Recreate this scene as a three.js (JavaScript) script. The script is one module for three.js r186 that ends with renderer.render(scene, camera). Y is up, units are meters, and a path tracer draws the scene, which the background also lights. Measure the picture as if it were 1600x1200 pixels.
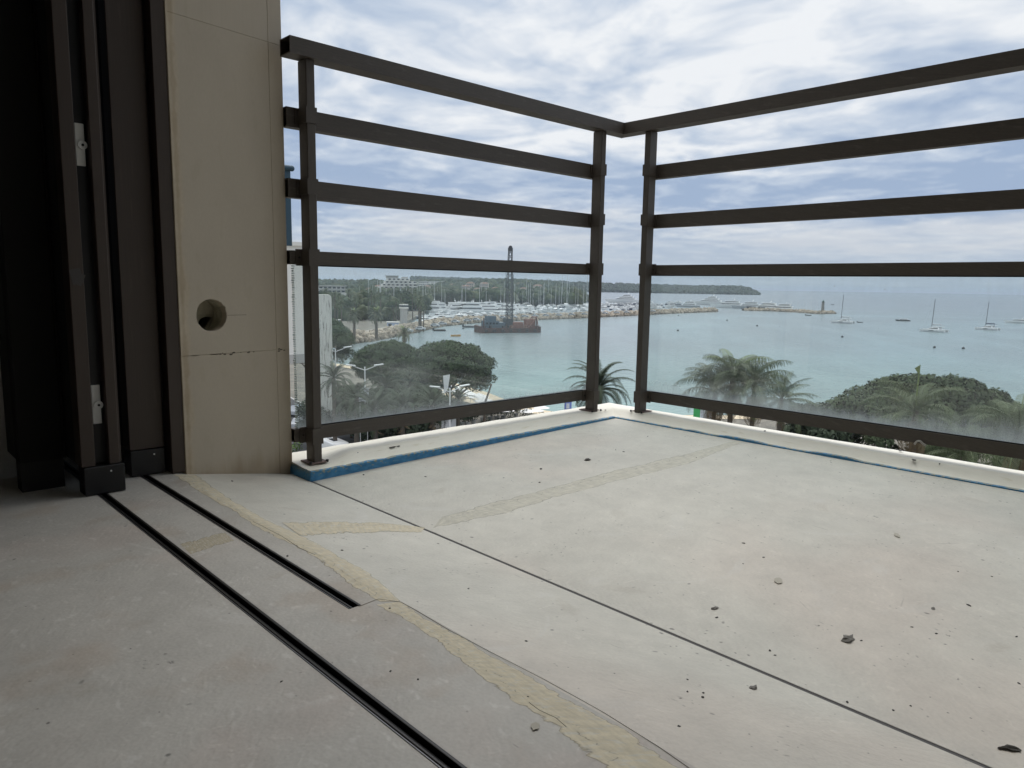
import * as THREE from 'three';
import { mergeGeometries, mergeVertices } from 'three/addons/utils/BufferGeometryUtils.js';
import { RoundedBoxGeometry } from 'three/addons/geometries/RoundedBoxGeometry.js';

// ------------------------------------------------------------------ helpers: numbers, noise
let seed_ = 7;
const seed = (n) => { seed_ = n >>> 0; };
const rnd = () => { seed_ = (seed_ + 0x6d2b79f5) >>> 0; let t = seed_; t = Math.imul(t ^ (t >>> 15), t | 1); t ^= t + Math.imul(t ^ (t >>> 7), t | 61); return ((t ^ (t >>> 14)) >>> 0) / 4294967296; };
const rr = (a, b) => a + (b - a) * rnd();
const { lerp, clamp, smoothstep, degToRad: rad } = THREE.MathUtils;
const V = (x, y, z) => new THREE.Vector3(x, y, z);
const PERM = new Uint8Array(512), GX = new Float32Array(256), GY = new Float32Array(256);
seed(11);
{ const p = [...Array(256).keys()]; for (let i = 255; i > 0; i--) { const j = Math.floor(rnd() * (i + 1)); [p[i], p[j]] = [p[j], p[i]]; } for (let i = 0; i < 512; i++) PERM[i] = p[i & 255]; for (let i = 0; i < 256; i++) { const a = rnd() * 6.2832; GX[i] = Math.cos(a); GY[i] = Math.sin(a); } }
function noise(x, y) {
  const ix = Math.floor(x), iy = Math.floor(y), fx = x - ix, fy = y - iy, X = ix & 255, Y = iy & 255;
  const u = fx * fx * fx * (fx * (fx * 6 - 15) + 10), v = fy * fy * fy * (fy * (fy * 6 - 15) + 10);
  const a = PERM[PERM[X] + Y], b = PERM[PERM[X + 1] + Y], c = PERM[PERM[X] + Y + 1], d = PERM[PERM[X + 1] + Y + 1];
  const n0 = GX[a] * fx + GY[a] * fy, n1 = GX[b] * (fx - 1) + GY[b] * fy, n2 = GX[c] * fx + GY[c] * (fy - 1), n3 = GX[d] * (fx - 1) + GY[d] * (fy - 1);
  return (n0 + (n1 - n0) * u + ((n2 + (n3 - n2) * u) - (n0 + (n1 - n0) * u)) * v) * 1.45;
}
function fbm(x, y, oct = 5, gain = 0.5) { let s = 0, a = 1, t = 0; for (let i = 0; i < oct; i++) { s += a * noise(x, y); t += a; a *= gain; x = x * 2.03 + 17.1; y = y * 2.03 - 9.7; } return s / t; }

// ------------------------------------------------------------------ camera, sky, sun, exposure
const scene = new THREE.Scene();
const FOCAL = 1134.02 / 600, EYE = V(0, 0.45, 0), TH = rad(43.4624), PI_ = rad(7.8102), RO = rad(0.9234);
const camera = new THREE.PerspectiveCamera(2 * Math.atan(1 / FOCAL) * 180 / Math.PI, 4 / 3, 0.05, 60000);
const fwd = V(Math.sin(TH) * Math.cos(PI_), -Math.sin(PI_), -Math.cos(TH) * Math.cos(PI_));
const right0 = V(Math.cos(TH), 0, Math.sin(TH)), up0 = right0.clone().cross(fwd);
const camR = right0.clone().multiplyScalar(Math.cos(RO)).addScaledVector(up0, Math.sin(RO)), camU = up0.clone().multiplyScalar(Math.cos(RO)).addScaledVector(right0, -Math.sin(RO));
camera.quaternion.setFromRotationMatrix(new THREE.Matrix4().makeBasis(camR, camU, fwd.clone().negate()));
camera.position.copy(EYE);
// where a line of sight of the survey (1600 x 1200) meets a level, or a depth: used to lay the place out
const ray = (px, py) => fwd.clone().addScaledVector(camR, (px - 800) / 1134.02).addScaledVector(camU, -(py - 600) / 1134.02);
const onY = (px, py, y) => { const d = ray(px, py); return EYE.clone().addScaledVector(d, (y - EYE.y) / d.y); };
const at = (px, py, depth) => EYE.clone().addScaledVector(ray(px, py), depth);

const SUN = V(0.52, 1.25, -0.42).normalize();
{
  const W = 4096, H = 2048, data = new Float32Array(W * H * 4);
  const DK = [0.34, 0.445, 0.62], MD = [0.535, 0.62, 0.745], BR = [0.82, 0.855, 0.90], HZ = [0.49, 0.565, 0.65], WM = [0.76, 0.77, 0.78];
  for (let row = 0; row < H; row++) {
    const el = ((row + 0.5) / H - 0.5) * Math.PI, y = Math.sin(el), c = Math.cos(el);
    const deg = el * 180 / Math.PI;
    for (let col = 0; col < W; col++) {
      const o = (row * W + col) * 4;
      if (y <= 0) { data[o] = 0.46; data[o + 1] = 0.535; data[o + 2] = 0.63; data[o + 3] = 1; continue; }
      const az = ((col + 0.5) / W - 0.5) * 2 * Math.PI, x = Math.cos(az) * c, z = Math.sin(az) * c;
      const k = 1 / (y + 0.055), px = x * k, pz = z * k;
      const wx = fbm(px * 0.9 + 3.1, pz * 0.9 - 7.7, 3) * 0.45, wz = fbm(px * 0.9 - 8.2, pz * 0.9 + 1.3, 3) * 0.45;
      const big = fbm((px + wx) * 0.42 + 5.3, (pz + wz) * 0.42 + 2.1, 4);
      const mid = fbm((px + wx * 0.7) * 2.5 - 1.2, (pz + wz * 0.7) * 2.5 + 8.8, 6, 0.58);
      const rip = fbm((px + wx * 0.6) * 5.2 + pz * 0.4, (pz + wz * 0.6) * 4.6 - px * 0.4, 4, 0.55);
      let t = 0.475 + big * 1.05 + mid * 0.88 + rip * 0.30;
      // the cloud sheet is thicker and bluer low over the bay, brighter and more broken higher up
      t += lerp(-0.16, 0.12, smoothstep(deg, 6, 13));
      const low = 1 - smoothstep(deg, 1.5, 6.5);
      t = clamp(t, 0.04, 1.2);
      const lit = 1 + 1.75 * smoothstep(deg, 18, 75) + 0.35 * Math.pow(Math.max(0, x * SUN.x + y * SUN.y + z * SUN.z), 3);   // unseen overhead sky brightened, as in overcast, to light the floor
      const streak = clamp(fbm(px * 0.33 + pz * 0.05 + 40, pz * 0.33 + 12, 4) * 2.3 + 0.28 + mid * 0.5, 0, 1) * smoothstep(deg, 1.2, 3) * (1 - smoothstep(deg, 4.8, 8));
      for (let i = 0; i < 3; i++) {
        let v = t < 0.5 ? lerp(DK[i], MD[i], clamp(t / 0.5, -0.2, 1)) : lerp(MD[i], BR[i], Math.min(1.15, (t - 0.5) / 0.5));
        v = lerp(v, HZ[i], low * 0.8); v = lerp(v, WM[i], streak * 0.5);
        const grey = [0.80, 0.80, 0.79][i] * clamp(0.55 + t * 0.55, 0.5, 1.15); v = lerp(v, grey, 0.75 * smoothstep(deg, 22, 60));   // overhead cloud, out of view, greyed to neutralise the light on the floor
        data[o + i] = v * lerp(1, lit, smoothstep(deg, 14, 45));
      }
      data[o + 3] = 1;
    }
  }
  const sky = new THREE.DataTexture(data, W, H, THREE.RGBAFormat, THREE.FloatType);
  sky.mapping = THREE.EquirectangularReflectionMapping; sky.magFilter = sky.minFilter = THREE.LinearFilter; sky.needsUpdate = true;
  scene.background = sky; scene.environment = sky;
}
const sun = new THREE.DirectionalLight(new THREE.Color(1, 0.955, 0.89), 1.55);
sun.position.copy(SUN).multiplyScalar(60); sun.castShadow = true; sun.shadow.radius = 100; sun.shadow.mapSize.set(2048, 2048);
Object.assign(sun.shadow.camera, { left: -12, right: 12, top: 12, bottom: -12, near: 1, far: 200 });
scene.add(sun); scene.add(sun.target);

const renderer = new THREE.WebGLRenderer({ antialias: true });
renderer.toneMapping = THREE.LinearToneMapping; renderer.toneMappingExposure = 1.0;
renderer.shadowMap.enabled = true;

// ------------------------------------------------------------------ helpers: objects
const used = {};
const numbered = (n) => { const k = used[n] = (used[n] ?? -1) + 1; return k ? n + '_' + String(k).padStart(3, '0') : n; };
function flat(g) {
  const o = new THREE.BufferGeometry(), s = g.index ? g.toNonIndexed() : g;
  if (!s.attributes.normal) s.computeVertexNormals();
  o.setAttribute('position', s.attributes.position); o.setAttribute('normal', s.attributes.normal);
  o.setAttribute('uv', s.attributes.uv ?? new THREE.BufferAttribute(new Float32Array(s.attributes.position.count * 2), 2));
  return o;
}
const join = (a) => (Array.isArray(a) ? (a.length === 1 ? a[0] : mergeGeometries(a.map(flat))) : a);
function mesh(name, geos, mat, parent = scene) {
  const m = new THREE.Mesh(join(geos), mat);
  m.name = parent === scene ? numbered(name) : name; m.castShadow = m.receiveShadow = true; parent.add(m); return m;
}
function thing(name, label, category, pos, turn = 0, group) {
  const o = new THREE.Group(); o.name = numbered(name); scene.add(o);
  if (pos) o.position.copy(pos); o.rotation.y = turn;
  o.userData = { label, category }; if (group) o.userData.group = group; return o;
}
const tag = (o, label, category, group) => { o.userData.label = label; o.userData.category = category; if (group) o.userData.group = group; return o; };
const struct = (name, geos, mat, label) => { const m = mesh(name, geos, mat); m.userData.kind = 'structure'; if (label) m.userData.label = label; return m; };
const stuff = (o) => { o.userData.kind = 'stuff'; return o; };
function copy(root, pos, turn, scale, label, group) {
  const r = root.clone(); r.name = numbered(root.name.replace(/_\d{3}$/, '')); r.userData = { ...root.userData };
  if (pos) r.position.copy(pos); if (turn !== undefined) r.rotation.y = turn; if (scale) r.scale.setScalar(scale);
  if (label) r.userData.label = label; if (group) r.userData.group = group;
  scene.add(r); return r;
}
function box(w, h, d, x = 0, y = 0, z = 0, ry = 0, rx = 0, rz = 0) { const g = new THREE.BoxGeometry(w, h, d); if (rx) g.rotateX(rx); if (rz) g.rotateZ(rz); if (ry) g.rotateY(ry); return g.translate(x, y, z); }
function rbox(w, h, d, r, x = 0, y = 0, z = 0) { return new RoundedBoxGeometry(w, h, d, 2, r).translate(x, y, z); }
function rod(a, b, r0, r1 = r0, n = 6) {
  const d = b.clone().sub(a), g = new THREE.CylinderGeometry(r1, r0, d.length(), n, 1);
  return g.applyQuaternion(new THREE.Quaternion().setFromUnitVectors(V(0, 1, 0), d.normalize())).translate((a.x + b.x) / 2, (a.y + b.y) / 2, (a.z + b.z) / 2);
}
function fromTris(pos, uv, nor) {
  const g = new THREE.BufferGeometry(); g.setAttribute('position', new THREE.BufferAttribute(new Float32Array(pos), 3));
  g.setAttribute('uv', new THREE.BufferAttribute(uv ? new Float32Array(uv) : new Float32Array(pos.length / 3 * 2), 2));
  if (nor) g.setAttribute('normal', new THREE.BufferAttribute(new Float32Array(nor), 3)); else g.computeVertexNormals();
  return g;
}
const quad = (P, a, b, c, d) => P.push(a.x, a.y, a.z, b.x, b.y, b.z, c.x, c.y, c.z, a.x, a.y, a.z, c.x, c.y, c.z, d.x, d.y, d.z);
function grid(nu, nv, f, uvf) {  // indexed sheet, f(u, v) -> Vector3
  const p = [], uv = [], ix = [];
  for (let j = 0; j <= nv; j++) for (let i = 0; i <= nu; i++) { const q = f(i / nu, j / nv); p.push(q.x, q.y, q.z); const t = uvf ? uvf(q, i / nu, j / nv) : [i / nu, j / nv]; uv.push(t[0], t[1]); }
  for (let j = 0; j < nv; j++) for (let i = 0; i < nu; i++) { const a = j * (nu + 1) + i; ix.push(a, a + 1, a + nu + 2, a, a + nu + 2, a + nu + 1); }
  const g = new THREE.BufferGeometry(); g.setAttribute('position', new THREE.Float32BufferAttribute(p, 3)); g.setAttribute('uv', new THREE.Float32BufferAttribute(uv, 2)); g.setIndex(ix); g.computeVertexNormals(); return g;
}
const lin = (r, g, b) => new THREE.Color().setRGB(r, g, b);
const mat = (c, rough = 0.8, more = {}) => new THREE.MeshStandardMaterial({ color: Array.isArray(c) ? lin(...c) : c, roughness: rough, metalness: 0, side: THREE.DoubleSide, ...more });
function tex(w, h, f, { srgb = false, repeat = false } = {}) {
  const d = new Uint8Array(w * h * 4), o = [0, 0, 0, 255];
  for (let y = 0; y < h; y++) for (let x = 0; x < w; x++) { o[3] = 255; f(x, y, o); d.set([clamp(o[0], 0, 255), clamp(o[1], 0, 255), clamp(o[2], 0, 255), clamp(o[3], 0, 255)], (y * w + x) * 4); }
  const t = new THREE.DataTexture(d, w, h); t.magFilter = t.minFilter = THREE.LinearFilter; t.wrapS = t.wrapT = repeat ? THREE.RepeatWrapping : THREE.ClampToEdgeWrapping;
  if (srgb) t.colorSpace = THREE.SRGBColorSpace; t.needsUpdate = true; return t;
}

// ------------------------------------------------------------------ floor of room, threshold and terrace
const XT = 0.565, XJ = 0.873, XC = 2.11, ZL = -1.665, YJ = -0.0585, YR = -0.036;
const floorY = (x) => (x < XT ? 0 : x < XJ ? YJ * (x - XT) / (XJ - XT) : YJ + (YR - YJ) * Math.min(1.2, (x - XJ) / (XC - XJ)));
const onFloor = (px, py) => { let p = onY(px, py, 0); for (let i = 0; i < 12; i++) p = onY(px, py, floorY(p.x)); return p; };
function floorTextures(w, h, x0, x1, z0, z1, style) {
  const N = w * h, col = new Float32Array(N * 3), hgt = new Float32Array(N);
  for (let j = 0; j < h; j++) for (let i = 0; i < w; i++) {
    const X = lerp(x0, x1, i / w), Z = lerp(z0, z1, j / h), k = j * w + i;
    const w1 = fbm(X * 18 + 3, Z * 18, 3) * 0.012, w2 = fbm(X * 18 - 9, Z * 18 + 6, 3) * 0.012;
    const fibA = fbm((X + w1) * 55, (Z + w2) * 130 + X * 40, 4, 0.6), fibB = fbm((X + w2) * 120 + Z * 70, (Z + w1) * 48, 4, 0.6), sel = smoothstep(fbm(X * 7 + 60, Z * 7, 3), -0.25, 0.25), fib = lerp(fibA, fibB, sel);
    const fine = fbm(X * 230, Z * 230, 3), blot = fbm(X * 5 + 9, Z * 5 + 4, 5), wide = fbm(X * 1.3 - 4, Z * 1.3 + 2, 3), patch = fbm(X * 16 + 40, Z * 16, 5, 0.6), flake = smoothstep(fbm((X + w1 * 2) * 75 + 4, (Z + w2 * 2) * 75, 4, 0.6), 0.16, 0.4) * smoothstep(fbm(X * 6 + 7, Z * 6 - 3, 3), -0.1, 0.3);
    let b = 1 + fib * 0.07 + fine * 0.07 + blot * 0.12 + patch * 0.13 + flake * 0.08 + wide * 0.06;
    let r = (style === 'room' ? 0.475 : 0.578) * b, g = (style === 'room' ? 0.452 : 0.556) * b, bl = (style === 'room' ? 0.405 : 0.486) * b;
    const pink = style === 'terrace' ? smoothstep(fbm(X * 1.5 + 21, Z * 1.5 + 5, 3) + (1 - Math.abs(X - 1.35) * 1.6) * 0.25, 0.05, 0.5) : smoothstep(fbm(X * 4 + 2, Z * 4 + 15, 4), 0.0, 0.5);
    r *= 1 + pink * 0.012; g *= 1 - pink * 0.04; bl *= 1 - pink * 0.05;
    if (style === 'room') {
      const br = smoothstep(fbm(X * 7 - 20, Z * 7 + 30, 4), 0.12, 0.45) * 0.13; r *= 1 - br * 0.6; g *= 1 - br; bl *= 1 - br * 1.3;
      const worn = smoothstep(fbm(X * 60 - 9, Z * 35 + 4, 4), 0.28, 0.5) * 0.07; r += worn; g += worn; bl += worn;
    } 
    col[k * 3] = r; col[k * 3 + 1] = g; col[k * 3 + 2] = bl;
    hgt[k] = 0.5 + fib * 0.2 + fine * 0.12 + blot * 0.2 + flake * 0.12;
  }
  seed(style === 'room' ? 51 : 73);
  const mpp = (x1 - x0) / w, spot = (X, Z, r, d, e = 1, ang = 0) => {  // a speck of dirt, elongated by e
    const ci = (X - x0) / mpp, cj = (Z - z0) / ((z1 - z0) / h), R = Math.ceil(r * e / mpp) + 1;
    for (let j = Math.max(0, Math.floor(cj - R)); j <= Math.min(h - 1, cj + R); j++) for (let i = Math.max(0, Math.floor(ci - R)); i <= Math.min(w - 1, ci + R); i++) {
      const dx = (i - ci) * mpp, dz = (j - cj) * mpp, q = dx * Math.cos(ang) + dz * Math.sin(ang), s = -dx * Math.sin(ang) + dz * Math.cos(ang);
      const f = (1 - smoothstep(Math.hypot(q / e, s), r * 0.45, r * 1.15)) * d, k = (j * w + i) * 3; for (let c = 0; c < 3; c++) col[k + c] *= 1 - f;
    }
  };
  const nsp = style === 'room' ? 700 : 900;
  for (let i = 0; i < nsp; i++) { const big = rnd() < 0.12; spot(rr(x0, x1), rr(z0, z1), big ? rr(0.0016, 0.003) : rr(0.0006, 0.0015), rr(0.3, 0.8), rr(1, 2.2), rr(0, 3.14)); }
  const smear = (X, Z, a, len, wid, d, tint) => {  // a soft-edged wipe of cement dust or a dried stain
    const R_ = Math.max(len, wid) * 1.3, i0 = Math.max(0, Math.floor((X - R_ - x0) / mpp)), i1 = Math.min(w - 1, Math.ceil((X + R_ - x0) / mpp)), dzp = (z1 - z0) / h, j0 = Math.max(0, Math.floor((Z - R_ - z0) / dzp)), j1 = Math.min(h - 1, Math.ceil((Z + R_ - z0) / dzp));
    for (let j = j0; j <= j1; j++) for (let i = i0; i <= i1; i++) { const dx = x0 + i * mpp - X, dz = z0 + j * dzp - Z, q = dx * Math.cos(a) + dz * Math.sin(a), v = -dx * Math.sin(a) + dz * Math.cos(a) + q * q * 2.2, e = Math.hypot(q / len, v / wid) + fbm((X + dx) * 60, (Z + dz) * 60, 4, 0.6) * 0.7; const f = (1 - smoothstep(e, 0.35, 1)) * d * (0.7 + fbm(q * 30, v * 260, 3) * 0.8), k = (j * w + i) * 3; for (let c = 0; c < 3; c++) col[k + c] = lerp(col[k + c], tint[c], clamp(f, 0, 1)); }
  };
  for (let i = 0; i < 46; i++) smear(rr(x0, x1), rr(z0, z1), rr(-0.6, 1.2), rr(0.02, 0.11), rr(0.004, 0.022), rr(0.15, 0.4), [0.64, 0.625, 0.58]);
  for (let i = 0; i < 34; i++) smear(rr(x0, x1), rr(z0, z1), rr(0, 3), rr(0.01, 0.05), rr(0.006, 0.022), rr(0.12, 0.3), [0.36, 0.31, 0.24]);
  for (let i = 0; i < 1500; i++) { const X = rr(x0, x1), Z = rr(z0, z1); if (fbm(X * 4 + 3, Z * 4, 3) < -0.05) continue; spot(X, Z, rr(0.0005, 0.0012), rr(-0.11, 0.10), rr(4, 14), rr(-0.5, 0.9) + (rnd() < 0.3 ? 1.5 : 0)); }   // trowel flecks
  for (let i = 0; i < 130; i++) spot(rr(x0, x1), rr(z0, z1), rr(0.0005, 0.0011), rr(-0.25, 0.4), rr(8, 32), rr(0, 3.14));   // scratches
  for (let n = 0; n < 34; n++) { const X = rr(x0, x1), Z = rr(z0, z1), a = rr(0, 3.14), n2 = Math.floor(rr(4, 16)); for (let i = 0; i < n2; i++) spot(X + rr(-0.022, 0.022), Z + rr(-0.016, 0.016), rr(0.0005, 0.0016), rr(0.25, 0.65), rr(1, 4), a + rr(-0.5, 0.5)); }
  const srgb = (v) => { v = clamp(v, 0, 1); return 255 * (v <= 0.0031308 ? v * 12.92 : 1.055 * Math.pow(v, 1 / 2.4) - 0.055); };
  const map = tex(w, h, (x, y, o) => { const k = (y * w + x) * 3; o[0] = srgb(col[k]); o[1] = srgb(col[k + 1]); o[2] = srgb(col[k + 2]); }, { srgb: true });
  const bump = tex(w, h, (x, y, o) => { o[0] = o[1] = o[2] = clamp(hgt[y * w + x], 0, 1) * 255; });
  for (const t of [map, bump]) t.wrapS = t.wrapT = THREE.MirroredRepeatWrapping;
  const m = mat([1, 1, 1], 0.62, { map, bumpMap: bump, bumpScale: 0.0018 });
  m.userData.uv = (q) => [(q.x - x0) / (x1 - x0), (q.z - z0) / (z1 - z0)];
  return m;
}
const roomFloorMat = floorTextures(1536, 1792, -1.3, 0.873, -2.3, 0.25, 'room');
const terraceMat = floorTextures(1024, 1700, 0.873, 2.12, -1.68, 0.4, 'terrace');
const slab = (x0, x1, z0, z1, m, nx = 8, nz = 20) => grid(nx, nz, (u, v) => { const x = lerp(x0, x1, u); return V(x, floorY(x), lerp(z1, z0, v)); }, m.userData.uv);
const T1 = [0.3855, 0.4045], T2 = [0.4975, 0.5165], T2END = -0.845, ROOMZ0 = -3.2, ROOMZ1 = 3.2;
struct('room_floor', [
  slab(-4, T1[0], ROOMZ0, ROOMZ1, roomFloorMat), slab(T1[1], T2[0], ROOMZ0, T2END, roomFloorMat), slab(T1[1], XT, T2END, ROOMZ1, roomFloorMat), slab(T2[1], XT, ROOMZ0, T2END, roomFloorMat), ], roomFloorMat, 'greyer trowelled floor of the room around the door tracks');
struct('threshold_floor', slab(XT, XJ - 0.004, -1.76, ROOMZ1, terraceMat), terraceMat, 'pale sloping threshold floor between the tan band and the joint strip');
struct('terrace_floor', slab(XJ + 0.004, XC + 0.06, -1.70, ROOMZ1, terraceMat), terraceMat, 'pale trowelled terrace floor inside the railing');

const blackMetal = mat([0.006, 0.006, 0.007], 0.45), alu = mat([0.13, 0.13, 0.135], 0.4, { metalness: 0.6 }), greyStrip = mat([0.085, 0.08, 0.077], 0.75), bronzeDark = mat([0.022, 0.020, 0.019], 0.5, { metalness: 0.25 });
function track(x0, x1, z0, z1, label) {
  const t = thing('door_track', label, 'door track', V((x0 + x1) / 2, 0, (z0 + z1) / 2)), L = z1 - z0, w = x1 - x0;
  mesh('groove', [box(w - 0.002, 0.002, L, 0, -0.02, 0), box(0.0015, 0.0205, L, -w / 2 + 0.0008, -0.0105, 0), box(0.0015, 0.0205, L, w / 2 - 0.0008, -0.0105, 0), ...(z1 < 0 ? [box(w - 0.003, 0.02, 0.002, 0, -0.0105, L / 2 - 0.001)] : [])], blackMetal, t);
  mesh('brush', box(w * 0.32, 0.012, L, 0, -0.012, 0), blackMetal, t);
  mesh('edge_profile', rbox(0.0035, 0.006, L, 0.001, -w / 2 + 0.0033, -0.0022, 0), bronzeDark, t);
  mesh('edge_profile', rbox(0.0032, 0.006, L, 0.001, w / 2 - 0.0033, -0.0022, 0), bronzeDark, t);
  mesh('lip', box(0.0012, 0.004, L, -w / 2 - 0.0004, -0.0012, 0), alu, t);
}
track(T1[0], T1[1], -2.4, 2.6, 'long black sliding door track nearest the room, running under the left door end');
track(T2[0], T2[1], -2.4, T2END, 'short black sliding door track that stops halfway across the floor');
tag(mesh('joint_strip', box(0.0078, 0.01, 4.4, XJ, YJ - 0.0056, 0.55), greyStrip), 'thin dark grey joint strip between threshold and terrace floor', 'joint strip');

// tan sealing bands: thin coats with torn edges
function ribbon(L, R, lift, jag, n = 90, s = 1) {
  seed(s); const along = (pts, t) => { const k = t * (pts.length - 1), i = Math.min(pts.length - 2, Math.floor(k)), f = k - i; return [lerp(pts[i][0], pts[i + 1][0], f), lerp(pts[i][1], pts[i + 1][1], f)]; };
  const a = [], b = [];
  for (let i = 0; i <= n; i++) {
    const [lx, ly] = along(L, i / n), [qx, qy] = along(R, i / n), A = onFloor(lx, ly), B = onFloor(qx, qy), d = B.clone().sub(A).normalize();
    A.addScaledVector(d, fbm(i * 0.23 + s, 3.3, 4) * jag); B.addScaledVector(d, fbm(i * 0.19 + s * 2, 8.3, 4) * jag);
    A.y = floorY(A.x) + lift; B.y = floorY(B.x) + lift; a.push(A); b.push(B);
  }
  const P = []; const M_ = 6;
  for (let i = 0; i < n; i++) for (let k = 0; k < M_; k++) { const q = (i, k) => { const v = a[i].clone().lerp(b[i], k / M_); v.y = floorY(v.x) + lift * (k === 0 || k === M_ ? 0.45 : 1); return v; }; quad(P, q(i, k), q(i, k + 1), q(i + 1, k + 1), q(i + 1, k)); }
  const uv = [], uv1 = []; for (let i = 0; i < n; i++) for (let k = 0; k < M_; k++) for (const [di, dk] of [[0, 0], [0, 1], [1, 1], [0, 0], [1, 1], [1, 0]]) { uv.push((i + di) / 110, (k + dk) / M_); }
  const g = mergeVertices(fromTris(P, uv).deleteAttribute('normal')); g.computeVertexNormals(); return g;
}
const bandTex = (base, s) => tex(2048, 128, (x, y, o) => { const X = x / 2048 * 25, Y = y / 128, a = fbm(X * 3 + s, Y * 2.4, 5), f = fbm(X * 1.1 + s, Y * 12, 4), q = fbm(X * 26, Y * 26, 3), e = smoothstep(fbm(X * 5 + 3 * s, Y * 4, 4), 0.05, 0.4), ck = 1 - smoothstep(Math.abs(Y - 0.3 - fbm(X * 1.6 + s * 4, 2, 4) * 0.3), 0.004, 0.016), b = 1 + a * 0.09 + f * 0.09 + q * 0.05 - ck * 0.25 * smoothstep(fbm(X * 2.5, 9, 2), -0.1, 0.25); for (let c = 0; c < 3; c++) o[c] = lerp(base[c], [198, 194, 182][c], e * 0.8) * b; }, { srgb: true, repeat: true });
const bandAlpha = (s, full) => tex(2048, 128, (x, y, o) => { const X = x / 2048 * 25, Y = y / 128, d = Math.min(Y, 1 - Y) * 2, n = fbm(X * 1.6 + s, Y * 2.2, 4, 0.5), h = fbm(X * 0.5 + s * 3, Y * 1.5, 3); const a = smoothstep(d + n * 0.24 + h * 0.3, 0.05, 0.16) * full; o[0] = o[1] = o[2] = clamp(a, 0, 1) * 255; }, { repeat: true });
const bandMat = (base, s, full) => { const map = bandTex(base, s), alphaMap = bandAlpha(s, full); for (const t of [map, alphaMap]) t.wrapS = THREE.MirroredRepeatWrapping, t.wrapT = THREE.MirroredRepeatWrapping; return mat([1, 1, 1], 0.75, { map, alphaMap, transparent: true }); };
const tanMat = bandMat([203, 193, 168], 1, 1), tanPale = bandMat([194, 190, 175], 5, 1);
tag(mesh('sealing_band', [
  ribbon([[270, 742], [310, 768], [366, 801], [396, 822], [424, 836], [487, 868], [540, 911], [592, 940]], [[308, 742], [341, 767], [392, 799], [430, 818], [482, 842], [522, 864], [584, 899], [628, 940]], 0.00035, 0.002, 110, 3),
  ribbon([[586, 945], [640, 972], [670, 994], [700, 1020], [735, 1046], [800, 1094], [872, 1142], [950, 1212]], [[628, 940], [667, 968], [716, 992], [751, 1013], [822, 1052], [882, 1090], [980, 1142], [1082, 1212]], 0.00035, 0.002, 90, 4)], tanMat), 'yellowish tan sealing band along the threshold beside the short track', 'sealing band');
tag(mesh('sealing_band', ribbon([[440, 816], [520, 815], [590, 816], [664, 824]], [[470, 838], [530, 834], [600, 832], [658, 832]], 0.0008, 0.003, 60, 9), tanMat), 'short tan sealing band crossing the threshold to the grey joint strip', 'sealing band');
tag(mesh('sealing_band', ribbon([[690, 808], [750, 790], [850, 765], [960, 735], [1060, 712], [1152, 688]], [[676, 826], [790, 802], [880, 774], [990, 746], [1080, 723], [1163, 690]], 0.00035, 0.002, 110, 14), tanPale), 'faint greyish tan sealing band crossing the terrace floor to the right kerb', 'sealing band');

tag(mesh('sealing_band', ribbon([[281, 850], [320, 839], [350, 831]], [[298, 866], [338, 853], [366, 845]], 0.00035, 0.002, 40, 21), bandMat([176, 166, 144], 8, 1)), 'faint brownish sealing band between the two door tracks', 'sealing band');
{ // cracks in the band: thin dark lines
  const line = (pts, w) => ribbon(pts, pts.map(([x, y]) => [x + w, y + w * 0.2]), 0.0007, 0.0004, 60, pts[0][0]);
  tag(mesh('floor_crack', [line([[395, 815], [440, 838], [470, 858], [492, 867]], 0.9), line([[560, 948], [590, 936], [626, 941], [648, 953], [700, 984], [760, 1016], [850, 1062], [940, 1112], [1030, 1168], [1080, 1203]], 1.1), line([[826, 1098], [842, 1110], [868, 1122], [884, 1136]], 1.8)], mat([0.27, 0.24, 0.19], 0.9)), 'thin dark cracks along the tan sealing band', 'crack');
}

// ------------------------------------------------------------------ kerb round the terrace with its blue membrane
const warmWhite = (() => {
  const map = tex(1024, 256, (x, y, o) => { const X = x / 1024 * 8, Y = y / 256 * 2, a = fbm(X * 2, Y * 2, 5), b = fbm(X * 24, Y * 24, 3), d = smoothstep(fbm(X * 5 + 30, Y * 9, 4), 0.25, 0.55); o[0] = 240 + a * 7 + b * 4 - d * 12; o[1] = 235 + a * 7 + b * 4 - d * 14; o[2] = 220 + a * 8 + b * 4 - d * 20; }, { srgb: true, repeat: true });
  return mat([1, 1, 1], 0.55, { map });
})();
const KP = [[0, -0.0355], [0.006, -0.0335], [0.016, -0.0305], [0.028, -0.0255], [0.040, -0.0185], [0.048, -0.0135], [0.055, -0.0108], [0.063, -0.0103], [0.085, -0.0118], [0.11, -0.0138], [0.15, -0.0172], [0.176, -0.0196], [0.183, -0.024], [0.187, -0.034], [0.188, -0.4]];
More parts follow.
